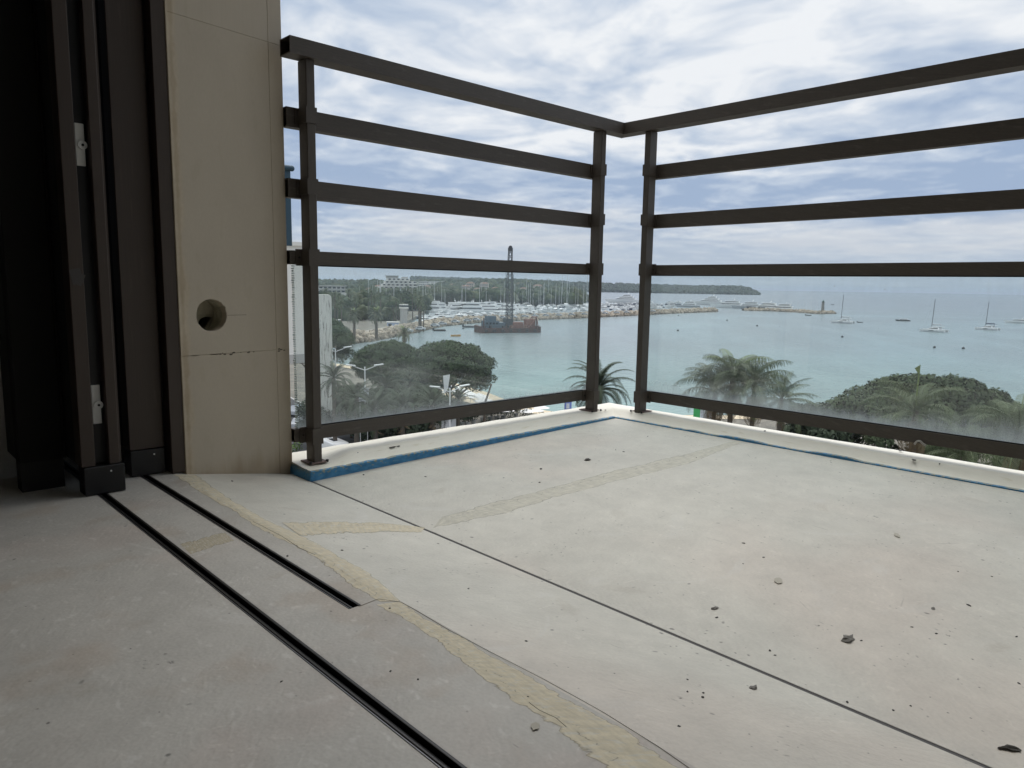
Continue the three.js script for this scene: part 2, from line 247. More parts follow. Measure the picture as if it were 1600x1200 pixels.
function kerbSweep(profile) {
  const st = []; for (let i = 0; i <= 60; i++) st.push([0, i / 60]); for (let i = 0; i <= 160; i++) st.push([1, i / 160]);
  return grid(st.length - 1, profile.length - 1, (u, v) => {
    const [side, t] = st[Math.round(u * (st.length - 1))], [d, y] = profile[Math.round(v * (profile.length - 1))];
    const w = fbm(t * 9 + side * 30, d * 6, 3) * 0.0035, ramp = side === 0 && d < 0.18 ? 1 - smoothstep(t, 0.045, 0.13) : 0, yy = lerp(y, lerp(-0.034, -0.0205, d / 0.176), ramp) + (d > 0.02 && d < 0.18 ? fbm(t * 14 + side * 50, d * 20, 3) * 0.0022 : 0);
    return side === 0 ? V(lerp(XJ, XC + d, t), yy, ZL - d + w * (1 - t)) : V(XC + d + w * Math.min(1, t * 8), yy, lerp(ZL - d, ROOMZ1, Math.pow(t, 1.6)));
  }, (q, u, v) => [(q.x + q.z) * 0.4, v]);
}
const kerb = thing('terrace_kerb', 'low rounded off-white kerb round the terrace under the railing', 'kerb');
mesh('coping', kerbSweep(KP), warmWhite, kerb);
mesh('end_face', (() => { const s = new THREE.Shape(); s.moveTo(0, -0.034); s.lineTo(0.176, -0.0205); s.lineTo(0.187, -0.4); s.lineTo(0, -0.4); const g = new THREE.ShapeGeometry(s); g.rotateY(Math.PI / 2); return g.translate(XJ + 0.001, 0, ZL); })(), warmWhite, kerb);
const blueMat = mat([1, 1, 1], 0.6, { map: tex(1024, 64, (x, y, o) => { const X = x / 1024 * 10, Y = y / 64, a = fbm(X * 5, Y * 3, 5), dirt = smoothstep(fbm(X * 9 + 4, Y * 4, 4) + (Y - 0.55) * 0.9, 0.10, 0.45); const c = [66 + a * 26, 134 + a * 30, 180 + a * 30], t = [168, 158, 132]; for (let i = 0; i < 3; i++) o[i] = lerp(c[i], t[i] + a * 20, dirt * 0.85); }, { srgb: true, repeat: true }) });
function blueStrip(side) {
  const n = side ? 260 : 150, P = [], uv = [], len = side ? 3.0 : XC - XJ; let prev;
  for (let i = 0; i <= n; i++) {
    const t = i / n, x = side ? XC - 0.003 : lerp(XJ - 0.004, XC - 0.004, t), z = side ? lerp(ZL + 0.003, ZL + len, t) : ZL + 0.004, yb = floorY(side ? XC : x) - 0.0005;
    const thick = side ? 0.0035 + 0.0045 * smoothstep(fbm(t * 16 + 2, 1.5, 2), -0.1, 0.4) + fbm(t * 60, 4, 3) * 0.0014 : (-0.0345 - yb) + fbm(t * 30, 2, 4) * 0.0025 + fbm(t * 160, 6, 2) * 0.0012 + lerp(0.001, 0.004, t);
    const yt = yb + Math.max(0.0012, thick), a = V(x, yb, z), b = V(x, yt, z), c = side ? V(x + 0.012, yt + 0.0006, z) : V(x, yt + 0.0006, z - 0.012), s = t * len;
    if (prev) { const [A, B, Cc, S] = prev; quad(P, A, a, b, B); uv.push(S, 0, s, 0, s, 0.8, S, 0, s, 0.8, S, 0.8); quad(P, B, b, c, Cc); uv.push(S, 0.8, s, 0.8, s, 1, S, 0.8, s, 1, S, 1); }
    prev = [a, b, c, s];
  }
  const g = fromTris(P, uv.map((v, i) => (i % 2 ? v : v))); return g;
}
mesh('membrane', blueStrip(0), blueMat, kerb); mesh('membrane', blueStrip(1), blueMat, kerb);
mesh('membrane', [grid(16, 2, (u, v) => V(XJ - 0.002 - 0.003 * (1 - v), lerp(floorY(XJ) - 0.001, -0.031 + fbm(u * 9, 4, 3) * 0.004, v), lerp(ZL + 0.006, ZL - 0.12, u)))], blueMat, kerb);
seed(5);
const stain = mat([0.10, 0.095, 0.085], 0.8);
for (const [px, py, w, a] of [[610, 695, 0.022, 0.2], [621, 694, 0.014, 0.5], [1004, 641, 0.008, 0.1], [1195, 673.5, 0.01, 0.1], [1407, 704, 0.018, 0.3], [1428, 719, 0.014, 0.8], [1468, 725, 0.006, 0.2], [946, 641, 0.009, 0], [568, 708, 0.006, 0]]) {
  const p = onY(px, py, -0.012); const g = new THREE.IcosahedronGeometry(1, 1); const q = g.attributes.position; for (let i = 0; i < q.count; i++) { const s = 1 + noise(q.getX(i) * 3 + px, q.getY(i) * 3 + q.getZ(i)) * 0.6; q.setXYZ(i, q.getX(i) * s, q.getY(i) * s, q.getZ(i) * s); }
  g.computeVertexNormals(); const m = mesh('dirt_mark', g, stain, kerb); m.scale.set(w * 0.55, 0.0016, w * 0.3); m.rotation.y = a; m.position.copy(p); m.position.y = -0.0112; if (px === 610 || px === 621 || px === 568) m.position.set(p.x, -0.0165, ZL - 0.0435);
}

// ------------------------------------------------------------------ railing
const railMap = tex(256, 256, (x, y, o) => { const a = fbm(x / 40, y / 6, 4), b = fbm(x / 5, y / 5, 3), d = smoothstep(fbm(x / 30 + 9, y / 30, 4), 0.22, 0.55); for (let i = 0; i < 3; i++) o[i] = [82, 75, 68][i] * (1 + a * 0.10 + b * 0.08) + d * 10; }, { srgb: true, repeat: true });
const bronze = mat([1, 1, 1], 0.55, { map: railMap, metalness: 0.15 });
const boltMat = mat([0.008, 0.008, 0.008], 0.5);
const railing = thing('balcony_railing', 'dark bronze metal balcony railing with glass lower panels, corner of the terrace', 'railing');
// hollow bar between two ends, each given by four outer and four inner points
function hollow(end0, end1, wall = 0.003) {
  const inner = (e) => { const c = e.reduce((s, p) => s.add(p), V(0, 0, 0)).multiplyScalar(0.25); return e.map((p) => { const d = p.clone().sub(c), h = Math.hypot(d.x, d.z) || 1; return V(p.x - d.x / h * wall, p.y - Math.sign(d.y) * wall, p.z - d.z / h * wall); }); };
  const P = [], i0 = inner(end0), i1 = inner(end1);
  for (let k = 0; k < 4; k++) { const n = (k + 1) % 4; quad(P, end0[k], end1[k], end1[n], end0[n]); quad(P, i0[k], i0[n], i1[n], i1[k]); quad(P, end0[k], end0[n], i0[n], i0[k]); quad(P, end1[k], i1[k], i1[n], end1[n]); }
  const uv = []; for (let i = 0; i < P.length; i += 3) uv.push((P[i] + P[i + 2]) * 2.2, (P[i + 1] + P[i + 2] * 0.2) * 8); return fromTris(P, uv);
}
// side 0: along X at z = -front, side 1: along Z at x = front
const rect = (side, s, f0, f1, y0, y1) => [[f0, y0], [f1, y0], [f1, y1], [f0, y1]].map(([f, y]) => (side === 0 ? V(s, y, -f) : V(f, y, s)));
const LEFT = 0.876, RIGHTEND = 1.7;
{
  const f0 = 1.700, f1 = 1.752, y0 = 0.992, y1 = 1.0315, c = (side, e) => [[f0, y0], [f1, y0], [f1, y1], [f0, y1]];
  const corner = [[f0, y0], [f1, y0], [f1, y1], [f0, y1]].map(([f, y]) => V(XC + 0.036 + (f - f0), y, -f));
  mesh('handrail', hollow(rect(0, 0.862, f0, f1, y0, y1), corner), bronze, railing);
  mesh('handrail', hollow(corner.map((p) => p.clone()), [[f0, y0], [f1, y0], [f1, y1], [f0, y1]].map(([f, y]) => V(XC + 0.036 + (f - f0), y, RIGHTEND))), bronze, railing);
  mesh('mitre_joint', box(0.0735, 0.0405, 0.0012, XC + 0.062, (y0 + y1) / 2, -1.726, Math.PI / 4), boltMat, railing);
}
const PF = 0.0475, PD = 0.042, PW = 0.024;  // post front, depth and width
const posts = [[0, 0.9205], [0, 2.053], [1, -1.603], [1, -0.02], [1, 1.45]];
const BARS = [['bar', 0.832, 0.8795], ['bar', 0.6595, 0.7065], ['glass_holder', 0.4925, 0.5275], ['glass_holder', 0.0275, 0.0625]];
const place = (side, s, f, y) => (side === 0 ? V(s, y, ZL - f) : V(XC + f, y, s));
const pbox = (side, ws, h, df, s, y, f, r = 0) => (r ? (side === 0 ? rbox(ws, h, df, r, s, y, ZL - f) : rbox(df, h, ws, r, XC + f, y, s)) : side === 0 ? box(ws, h, df, s, y, ZL - f) : box(df, h, ws, XC + f, y, s));
for (const [side, s] of posts) {
  const y0 = -0.03, y1 = 0.9915, fm = PF + PD / 2, post = mesh('post', pbox(side, PW, y1 - y0, PD, s, (y0 + y1) / 2, fm, 0.0025), bronze, railing);
  mesh('base_plate', pbox(side, 0.052, 0.003, 0.056, s, s < 1 && side === 0 ? -0.0255 : -0.0095, fm + (s < 1 && side === 0 ? 0 : 0.012), 0.001), mat([0.2, 0.14, 0.125], 0.8), post);
  for (const k of [-1, 1]) { const p = place(side, s + k * 0.024, PF - 0.004, s < 1 && side === 0 ? -0.023 : -0.0085); mesh('bolt', new THREE.CylinderGeometry(0.0038, 0.0042, 0.006, 6).translate(p.x, p.y, p.z), boltMat, post); }
  for (const [kind, a, b] of BARS) {
    const h = b - a, y = (a + b) / 2, g = kind === 'glass_holder', hh = g ? h + 0.007 : h * 0.82, yy = g ? y : y + 0.003, ear = g ? 0.017 : 0.011;
    const parts = [pbox(side, PW + 0.006, hh, 0.003, s, yy, PF - 0.0012), pbox(side, 0.003, hh, PD + 0.002, s - PW / 2 - 0.0018, yy, fm), pbox(side, 0.003, hh, PD + 0.002, s + PW / 2 + 0.0018, yy, fm), pbox(side, ear, hh, 0.004, s - PW / 2 - ear / 2, yy, PF + PD - 0.001), pbox(side, ear, hh, 0.004, s + PW / 2 + ear / 2, yy, PF + PD - 0.001)];
    const br = mesh('bracket', parts, bronze, railing);
    if (g) for (const k of [-1, 1]) { const p = place(side, s + k * (PW / 2 + ear * 0.55), PF + PD - 0.004, yy), c = new THREE.CylinderGeometry(0.0026, 0.0026, 0.003, 10); side === 0 ? c.rotateX(Math.PI / 2) : c.rotateZ(Math.PI / 2); mesh('bolt', c.translate(p.x, p.y, p.z), boltMat, br); }
  }
}
const BF = PF + PD + 0.0005, BD = 0.028;  // bars hang behind the posts
for (const [kind, a, b] of BARS) {
  mesh(kind, hollow(rect(0, LEFT, -ZL + BF, -ZL + BF + BD, a, b), rect(0, 2.078, -ZL + BF, -ZL + BF + BD, a, b), 0.0025), bronze, railing);
  mesh(kind, hollow(rect(1, -1.628, XC + BF, XC + BF + BD, a, b), rect(1, RIGHTEND, XC + BF, XC + BF + BD, a, b), 0.0025), bronze, railing);
  if (kind === 'glass_holder') for (const side of [0, 1]) {
    const s0 = side ? -1.6 : 0.93, s1 = side ? RIGHTEND : 2.03, yy = a > 0.3 ? a - 0.0015 : b + 0.0015;
    mesh('gasket', pbox(side, s1 - s0, 0.004, 0.016, (s0 + s1) / 2, yy, BF + 0.013), boltMat, railing);
  }
}
function dust(w, h, k) {
  seed(200 + k);
  const A = new Float32Array(w * h), ax = k ? 3.3 : 1.2, up = 0.45;
  for (let y = 0; y < h; y++) for (let x = 0; x < w; x++) {
    const X = x / w * ax, Y = y / h * up, sway = fbm(X * 6, Y * 5 + k * 9, 3) * 0.03;
    const run = fbm((X + sway * 0.8) * 42, Y * 7 + k, 5, 0.6), run2 = fbm((X + sway) * 260, Y * 9, 3), cloud = fbm(X * 4 + k * 7, Y * 6, 5), grain = fbm(X * 420, Y * 420, 2);
    let a = 0.075 + cloud * 0.06 + run * 0.05 + run2 * 0.03 + grain * 0.025;
    // drifts of dust settled on the pane, thickest where it rests in the holder
    const reach = (k ? 0.06 : 0.05) * (1 + fbm(X * 3.1 + k * 3, 2.2, 3) * 0.9) + run * 0.010 + run2 * 0.004;
    const drift = Math.pow(1 - smoothstep(Y, 0, Math.max(0.02, reach * 1.3)), 1.5);
    a += drift * (k ? 0.56 : 0.34) * (0.85 + run * 0.2 + grain * 0.4 + cloud * 0.25);
    if (!k) a += 0.10 * smoothstep(0.62 - X + cloud * 0.35, 0, 0.5) * (1 - smoothstep(Y + run * 0.05, 0.12, 0.34)) * (1 + run * 0.5 + grain * 0.4);
    A[y * w + x] = a;
  }
  const dot = (cx, cy, r, v, e = 1) => { for (let y = Math.max(0, Math.floor(cy - r * e - 1)); y <= Math.min(h - 1, cy + r * e + 1); y++) for (let x = Math.max(0, Math.floor(cx - r - 1)); x <= Math.min(w - 1, cx + r + 1); x++) { const q = Math.hypot((x - cx) / r, (y - cy) / (r * e)); if (q < 1.2) A[y * w + x] = Math.max(A[y * w + x], v * (1 - smoothstep(q, 0.4, 1.2))); } };
  const s = w / ax;
  for (let i = 0; i < (k ? 260 : 240); i++) dot(rnd() * w, h * Math.pow(rnd(), 1.5), rr(0.0005, 0.0013) * s, rr(0.25, 0.8));
  for (let i = 0; i < 46; i++) { const cx = rnd() * w, cy = rr(0.1, 0.9) * h, n = Math.floor(rr(3, 10)); for (let j = 0; j < n; j++) dot(cx + rr(-1, 1), cy - j * rr(3, 7), rr(0.0005, 0.0011) * s, rr(0.15, 0.45), rr(1.5, 4)); }
  return tex(w, h, (x, y, o) => { o[0] = o[1] = o[2] = clamp(A[y * w + x], 0, 0.93) * 255; });
}
const glassMat = new THREE.MeshPhysicalMaterial({ color: lin(0.955, 0.985, 0.98), roughness: 0.02, transmission: 1, thickness: 0, ior: 1.5, side: THREE.DoubleSide });
const edgeMat = mat([0.42, 0.5, 0.48], 0.3);
for (const side of [0, 1]) {
  const s0 = side ? -1.632 : 0.889, s1 = side ? RIGHTEND - 0.02 : 2.07, y0 = 0.045, y1 = 0.51, f = BF + 0.013;
  const pane = mesh('glass_pane', pbox(side, s1 - s0, y1 - y0, 0.008, (s0 + s1) / 2, (y0 + y1) / 2, f), glassMat, railing);
  const P = [place(side, s0, f - 0.0055, 0.062), place(side, s1, f - 0.0055, 0.062), place(side, s1, f - 0.0055, 0.494), place(side, s0, f - 0.0055, 0.494)], Q = []; quad(Q, ...P);
  const am = dust(side ? 2048 : 1024, side ? 288 : 400, side);
  const dm = new THREE.MeshPhysicalMaterial({ color: lin(0.74, 0.77, 0.79), roughness: 1, transmission: 0.5, thickness: 0, specularIntensity: 0, alphaMap: am, transparent: true, side: THREE.DoubleSide });
  mesh('dust_film', fromTris(Q, [0, 0, 1, 0, 1, 1, 0, 0, 1, 1, 0, 1]), dm, pane).castShadow = false;
  if (!side) {  // the rough sawn edge of the pane, seen beside the pillar
    seed(31); const g = []; for (let i = 0; i < 70; i++) { const y = lerp(0.066, 0.488, i / 69); g.push(box(rr(0.0012, 0.0045), rr(0.002, 0.0045), 0.0095, s0 - 0.0006 + rr(0, 0.0012), y, ZL - f, 0, 0, rr(-0.25, 0.25))); }
    mesh('sawn_edge', g, edgeMat, pane);
  }
}
{ // scrap of dried sealant stuck on the lower right rail
  const p = onY(1437, 692, 0.045); const x = XC + BF - 0.004; const s = at(1437, 692, 1), d = ray(1437, 692), t = (x - EYE.x) / d.x, c = EYE.clone().addScaledVector(d, t);
  tag(mesh('sealant_scrap', new THREE.TubeGeometry(new THREE.CatmullRomCurve3([V(c.x, c.y - 0.006, c.z - 0.013), V(c.x - 0.003, c.y + 0.004, c.z - 0.006), V(c.x - 0.004, c.y + 0.006, c.z + 0.002), V(c.x - 0.003, c.y, c.z + 0.009), V(c.x, c.y - 0.004, c.z + 0.016)]), 20, 0.0028, 6), mat([0.42, 0.4, 0.37], 0.8)), 'curled grey scrap of sealant stuck on the lower right rail', 'scrap');
}

// ------------------------------------------------------------------ pillar at the end of the facade, with a drilled hole
const pillarMat = (() => {
  const map = tex(512, 1024, (x, y, o) => {
    const X = x / 512, Y = y / 1024, a = fbm(X * 4, Y * 8, 5), b = fbm(X * 60, Y * 120, 3), edge = 1 - smoothstep(X + fbm(Y * 14, 1, 4) * 0.05, 0.045, 0.085), foot = 1 - smoothstep(Y + fbm(X * 10, 5, 4) * 0.03, 0.035, 0.085), sm = smoothstep(fbm(X * 9 + 4, Y * 14 + 2, 4), 0.22, 0.5), ed2 = 1 - smoothstep(Math.abs(X - 0.03) + fbm(Y * 26 + 6, X * 6, 4) * 0.03, 0.0, 0.03);
    let c = [190 + a * 5 + b * 3 - sm * 3, 178 + a * 5 + b * 3 - sm * 3, 159 + a * 5 + b * 3 - sm * 4];
    c = c.map((v, i) => lerp(v, [196, 181, 156][i] + b * 10 + a * 16, edge * 0.75)); c = c.map((v, i) => lerp(v, [150, 128, 100][i] + a * 40, Math.max(foot * 0.45, ed2 * 0.35)));
    for (let i = 0; i < 3; i++) o[i] = c[i];
  }, { srgb: true });
  return mat([1, 1, 1], 0.75, { map });
})();
const pillar = thing('wall_pillar', 'pale painted pillar with a round drilled hole, beside the sliding doors', 'pillar', V(0.590, 0, -1.730), rad(8.04));
{
  const W = 0.288, GV = 0.2505, Y = [-0.085, 0.274, 1.0237, 2.42], gap = 0.0009, uvf = (x, y) => [x / W, clamp((y + 0.085) / 1.3, 0, 1)];
  for (let r = 0; r < 3; r++) for (let c = 0; c < 2; c++) {
    const x0 = c ? GV + gap : 0, x1 = c ? W : GV - gap, y0 = Y[r] + (r ? gap : 0), y1 = Y[r + 1] - gap, s = new THREE.Shape(); const j = (i, n) => 0;
    s.moveTo(x0, y0); s.lineTo(x1, y0); s.lineTo(x1, y1);
    if (r === 0 && c === 0) { seed(17); for (let i = 0; i <= 26; i++) { const t = i / 26; s.lineTo(lerp(x1, x0, t), y1 - Math.max(0, fbm(t * 11, 3, 4) - 0.08) * 0.011); } } else s.lineTo(x0, y1);
    s.closePath();
    if (r === 1 && c === 0) { const h = new THREE.Path(), n = 64; for (let i = 0; i <= n; i++) { const a = -i / n * 2 * Math.PI, R = 0.0385 + Math.max(0, fbm(Math.cos(a) * 5 + 3, Math.sin(a) * 5, 3)) * 0.0045 * (Math.sin(a) > 0 ? 1.4 : 0.5); i ? h.lineTo(0.0782 + R * Math.cos(a), 0.366 + R * Math.sin(a)) : h.moveTo(0.0782 + R * Math.cos(a), 0.366 + R * Math.sin(a)); } s.holes.push(h); }
    const g = new THREE.ExtrudeGeometry(s, { depth: 0.02, bevelEnabled: true, bevelThickness: 0.0012, bevelSize: 0.0009, bevelSegments: 1, curveSegments: 40 }); g.translate(0, 0, -0.0212);
    const p = g.attributes.position, uv = g.attributes.uv; for (let i = 0; i < p.count; i++) uv.setXY(i, ...uvf(p.getX(i), p.getY(i)));
    mesh('panel', g, pillarMat, pillar);
  }
  const core = new THREE.Shape(); core.moveTo(-0.0, -0.4); core.lineTo(W - 0.003, -0.4); core.lineTo(W - 0.003, 2.42); core.lineTo(0, 2.42); core.closePath(); const hp = new THREE.Path(); hp.absarc(0.0782, 0.366, 0.04, 0, Math.PI * 2, true); core.holes.push(hp);
  mesh('core', new THREE.ExtrudeGeometry(core, { depth: 0.35, bevelEnabled: false, curveSegments: 32 }).translate(0, 0, -0.3725), mat([0.34, 0.32, 0.28], 0.9), pillar);
  const conc = mat([1, 1, 1], 0.95, { map: tex(256, 256, (x, y, o) => { const a = fbm(x / 30, y / 30, 5), b = fbm(x / 5, y / 5, 3); o[0] = 176 + a * 42 + b * 22; o[1] = 170 + a * 42 + b * 22; o[2] = 150 + a * 44 + b * 22; }, { srgb: true, repeat: true }) });
  const bore = new THREE.CylinderGeometry(0.0392, 0.0385, 0.15, 40, 6, true); bore.rotateX(Math.PI / 2); { const p = bore.attributes.position; for (let i = 0; i < p.count; i++) { const n = 1 + fbm(p.getX(i) * 90 + p.getZ(i) * 30, p.getY(i) * 90, 3) * 0.05; p.setXY(i, p.getX(i) * n, p.getY(i) * n); } bore.computeVertexNormals(); }
  mesh('hole_lining', bore.translate(0.0782, 0.366, -0.077), conc, pillar);
  const back = new THREE.Shape(); back.absarc(0, 0, 0.0415, 0, Math.PI * 2); const bh = new THREE.Path(); bh.absellipse(0.021, -0.022, 0.022, 0.016, 0, Math.PI * 2, true); back.holes.push(bh);
  mesh('hole_back', new THREE.ExtrudeGeometry(back, { depth: 0.004, bevelEnabled: false }).translate(0.0782, 0.366, -0.066), conc, pillar);
  mesh('painted_hole_dark', new THREE.CircleGeometry(0.045, 24).translate(0.0782, 0.366, -0.152), boltMat, pillar);  // black disc paints the darkness at the bottom of the hole
  mesh('pencil_line', box(0.05, 0.0007, 0.0006, 0.143, 0.3655, 0.0004), mat([0.05, 0.045, 0.04], 0.9), pillar);
  seed(41); const chips = []; for (let i = 0; i < 16; i++) chips.push(new THREE.IcosahedronGeometry(rr(0.001, 0.0032), 0).scale(1.6, 0.7, 0.4).translate(i < 11 ? rr(0.07, 0.19) : rr(0.25, 0.28), 0.274 + rr(-0.004, 0.003), 0.0003));
  mesh('chipped_joint', chips, mat([0.12, 0.1, 0.08], 0.9), pillar);
}

// ------------------------------------------------------------------ sliding door ends and the room's shell
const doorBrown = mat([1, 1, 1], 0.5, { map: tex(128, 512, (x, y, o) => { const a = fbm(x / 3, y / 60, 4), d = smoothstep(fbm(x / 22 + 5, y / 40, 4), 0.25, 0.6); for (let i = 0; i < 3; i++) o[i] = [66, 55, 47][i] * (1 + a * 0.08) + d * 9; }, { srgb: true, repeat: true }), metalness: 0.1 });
const doorDark = mat([0.012, 0.0105, 0.0095], 0.75), paintedShade = mat([0.008, 0.007, 0.006], 0.95), plateMat = mat([0.8, 0.8, 0.77], 0.5);
function slidingDoor(x0, x1, z, label, lock, dark) {
  const t = thing('sliding_door', label, 'sliding door', V((x0 + x1) / 2, 0, z)), w = x1 - x0, h = 2.32, base = 0.062, D = 0.9;
  const brown = dark ? paintedShade : doorBrown;  // far-left door takes a near-black copy with its shade painted in
  if (lock) {
    const sw = w * 0.335, c = w * 0.33;
    mesh('stile', rbox(sw, h - base, 0.05, 0.002, -w / 2 + sw / 2, base + (h - base) / 2, -0.025), brown, t);
    mesh('stile', [rbox(w - sw - c - 0.006, h - base, 0.05, 0.002, w / 2 - (w - sw - c - 0.006) / 2 - 0.006, base + (h - base) / 2, -0.025), box(0.005, h - base, 0.04, w / 2 - 0.0025, base + (h - base) / 2, -0.032)], brown, t);
    mesh('channel', box(c, h - base, 0.02, -w / 2 + sw + c / 2, base + (h - base) / 2, -0.036), blackMetal, t);
    for (const y of [0.712, 0.188, 1.3]) {
      const pl = mesh('lock_plate', rbox(0.0165, 0.082, 0.004, 0.0012, -w / 2 + sw + c * 0.5, y, -0.022), plateMat, t);
      mesh('roller', new THREE.CylinderGeometry(0.0085, 0.0085, 0.006, 20).rotateX(Math.PI / 2).translate(-w / 2 + sw + c * 0.62, y - 0.001, -0.018), plateMat, pl);
      mesh('screw', new THREE.CylinderGeometry(0.0026, 0.0026, 0.002, 10).rotateX(Math.PI / 2).translate(-w / 2 + sw + c * 0.62, y - 0.001, -0.0145), boltMat, pl);
    }
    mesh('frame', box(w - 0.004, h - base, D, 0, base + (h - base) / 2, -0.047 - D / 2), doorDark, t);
    mesh('dust_smear', [box(0.02, 0.03, 0.0004, -w / 2 + sw * 0.5, 0.452, 0.0006, 0, 0, 0.2), box(0.008, 0.024, 0.0004, -w / 2 + sw * 0.8, 0.445, 0.0007, 0, 0, -0.4)], mat([0.075, 0.068, 0.062], 0.9), t);
  } else {
    mesh('stile', rbox(w, h - base, 0.05, 0.002, 0, base + (h - base) / 2, -0.025), brown, t);
    mesh('stile_lip', box(0.006, h - base, 0.006, w / 2 + 0.0025, base + (h - base) / 2, -0.012), doorDark, t);
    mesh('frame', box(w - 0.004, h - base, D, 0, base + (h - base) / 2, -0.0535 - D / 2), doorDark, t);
  }
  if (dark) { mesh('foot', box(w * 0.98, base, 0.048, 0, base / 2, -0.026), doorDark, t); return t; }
  const b = mesh('bottom_block', rbox(lock ? w * 0.98 : w, base - 0.003, 0.046, 0.002, lock ? w * 0.03 : 0, base / 2, -0.02), blackMetal, t);
  mesh('screw', new THREE.CylinderGeometry(0.0018, 0.0018, 0.002, 8).rotateX(Math.PI / 2).translate(w * 0.18, base * 0.78, 0.0033), plateMat, b);
  return t;
}
slidingDoor(0.359, 0.4375, -1.66, 'bronze sliding door end with black channel and two white lock plates', true);
slidingDoor(0.4785, 0.5525, -1.76, 'plain dark bronze sliding door end next to the pillar jamb', false);
slidingDoor(0.272, 0.352, -1.775, 'almost black sliding door end at the far left, its shade painted in', false, true);
tag(mesh('door_jamb', [rbox(0.031, 2.36, 0.14, 0.002, 0.5745, 1.18, -1.803)], doorBrown), 'dark brown metal jamb between the sliding doors and the pillar', 'door jamb');
{
  const wall = mat([0.42, 0.40, 0.37], 0.9), ceil = mat([0.5, 0.49, 0.47], 0.9), out = mat([0.62, 0.6, 0.56], 0.85), GR = -20.2;
  const b = (x0, x1, y0, y1, z0, z1) => box(x1 - x0, y1 - y0, z1 - z0, (x0 + x1) / 2, (y0 + y1) / 2, (z0 + z1) / 2);
  const bld = thing('apartment_building', 'the building the photograph is taken from, its room and facade beside the terrace', 'building');
  mesh('ceiling', b(-4.2, 0.877, 2.42, 2.75, -3.5, 3.5), ceil, bld);
  mesh('wall', [b(-4.2, -4.0, -0.3, 2.42, -3.5, 3.5), b(-4.0, 0.25, -0.3, 2.42, -3.4, -3.2), b(-4.0, 0.55, -0.3, 2.42, 3.2, 3.4)], wall, bld);
  mesh('facade', b(0.61, 0.872, -0.4, 2.42, -3.4, -2.15), out, bld); mesh('pocket_wall', b(0.25, 0.31, -0.3, 2.42, -3.2, -1.93), out, bld); mesh('facade', b(0.55, 0.872, -0.3, 2.42, 0.95, 3.4), out, bld);  // near facade piece, unseen, extended to darken the room
  mesh('added_shade_slab', b(0.877, 2.2, 2.5, 2.72, -0.75, 3.5), ceil, bld); mesh('added_shade_wall', b(0.879, XC + 0.12, -0.05, 2.2, 0.62, 0.72), out, bld);  // unseen slab and wall, added to shade the near floor and room
  mesh('lower_storeys', [b(-4.2, 0.871, GR - 1, -0.42, -3.5, 3.5), b(0.871, XC + 0.18, GR - 1, -0.45, ZL - 0.18, 3.5)], out, bld);
  mesh('floor_slab', [b(-4.0, 0.86, -0.42, -0.07, -3.4, 3.4), b(0.88, XC + 0.10, -0.44, -0.085, ZL - 0.1, 3.4)], out, bld);
}

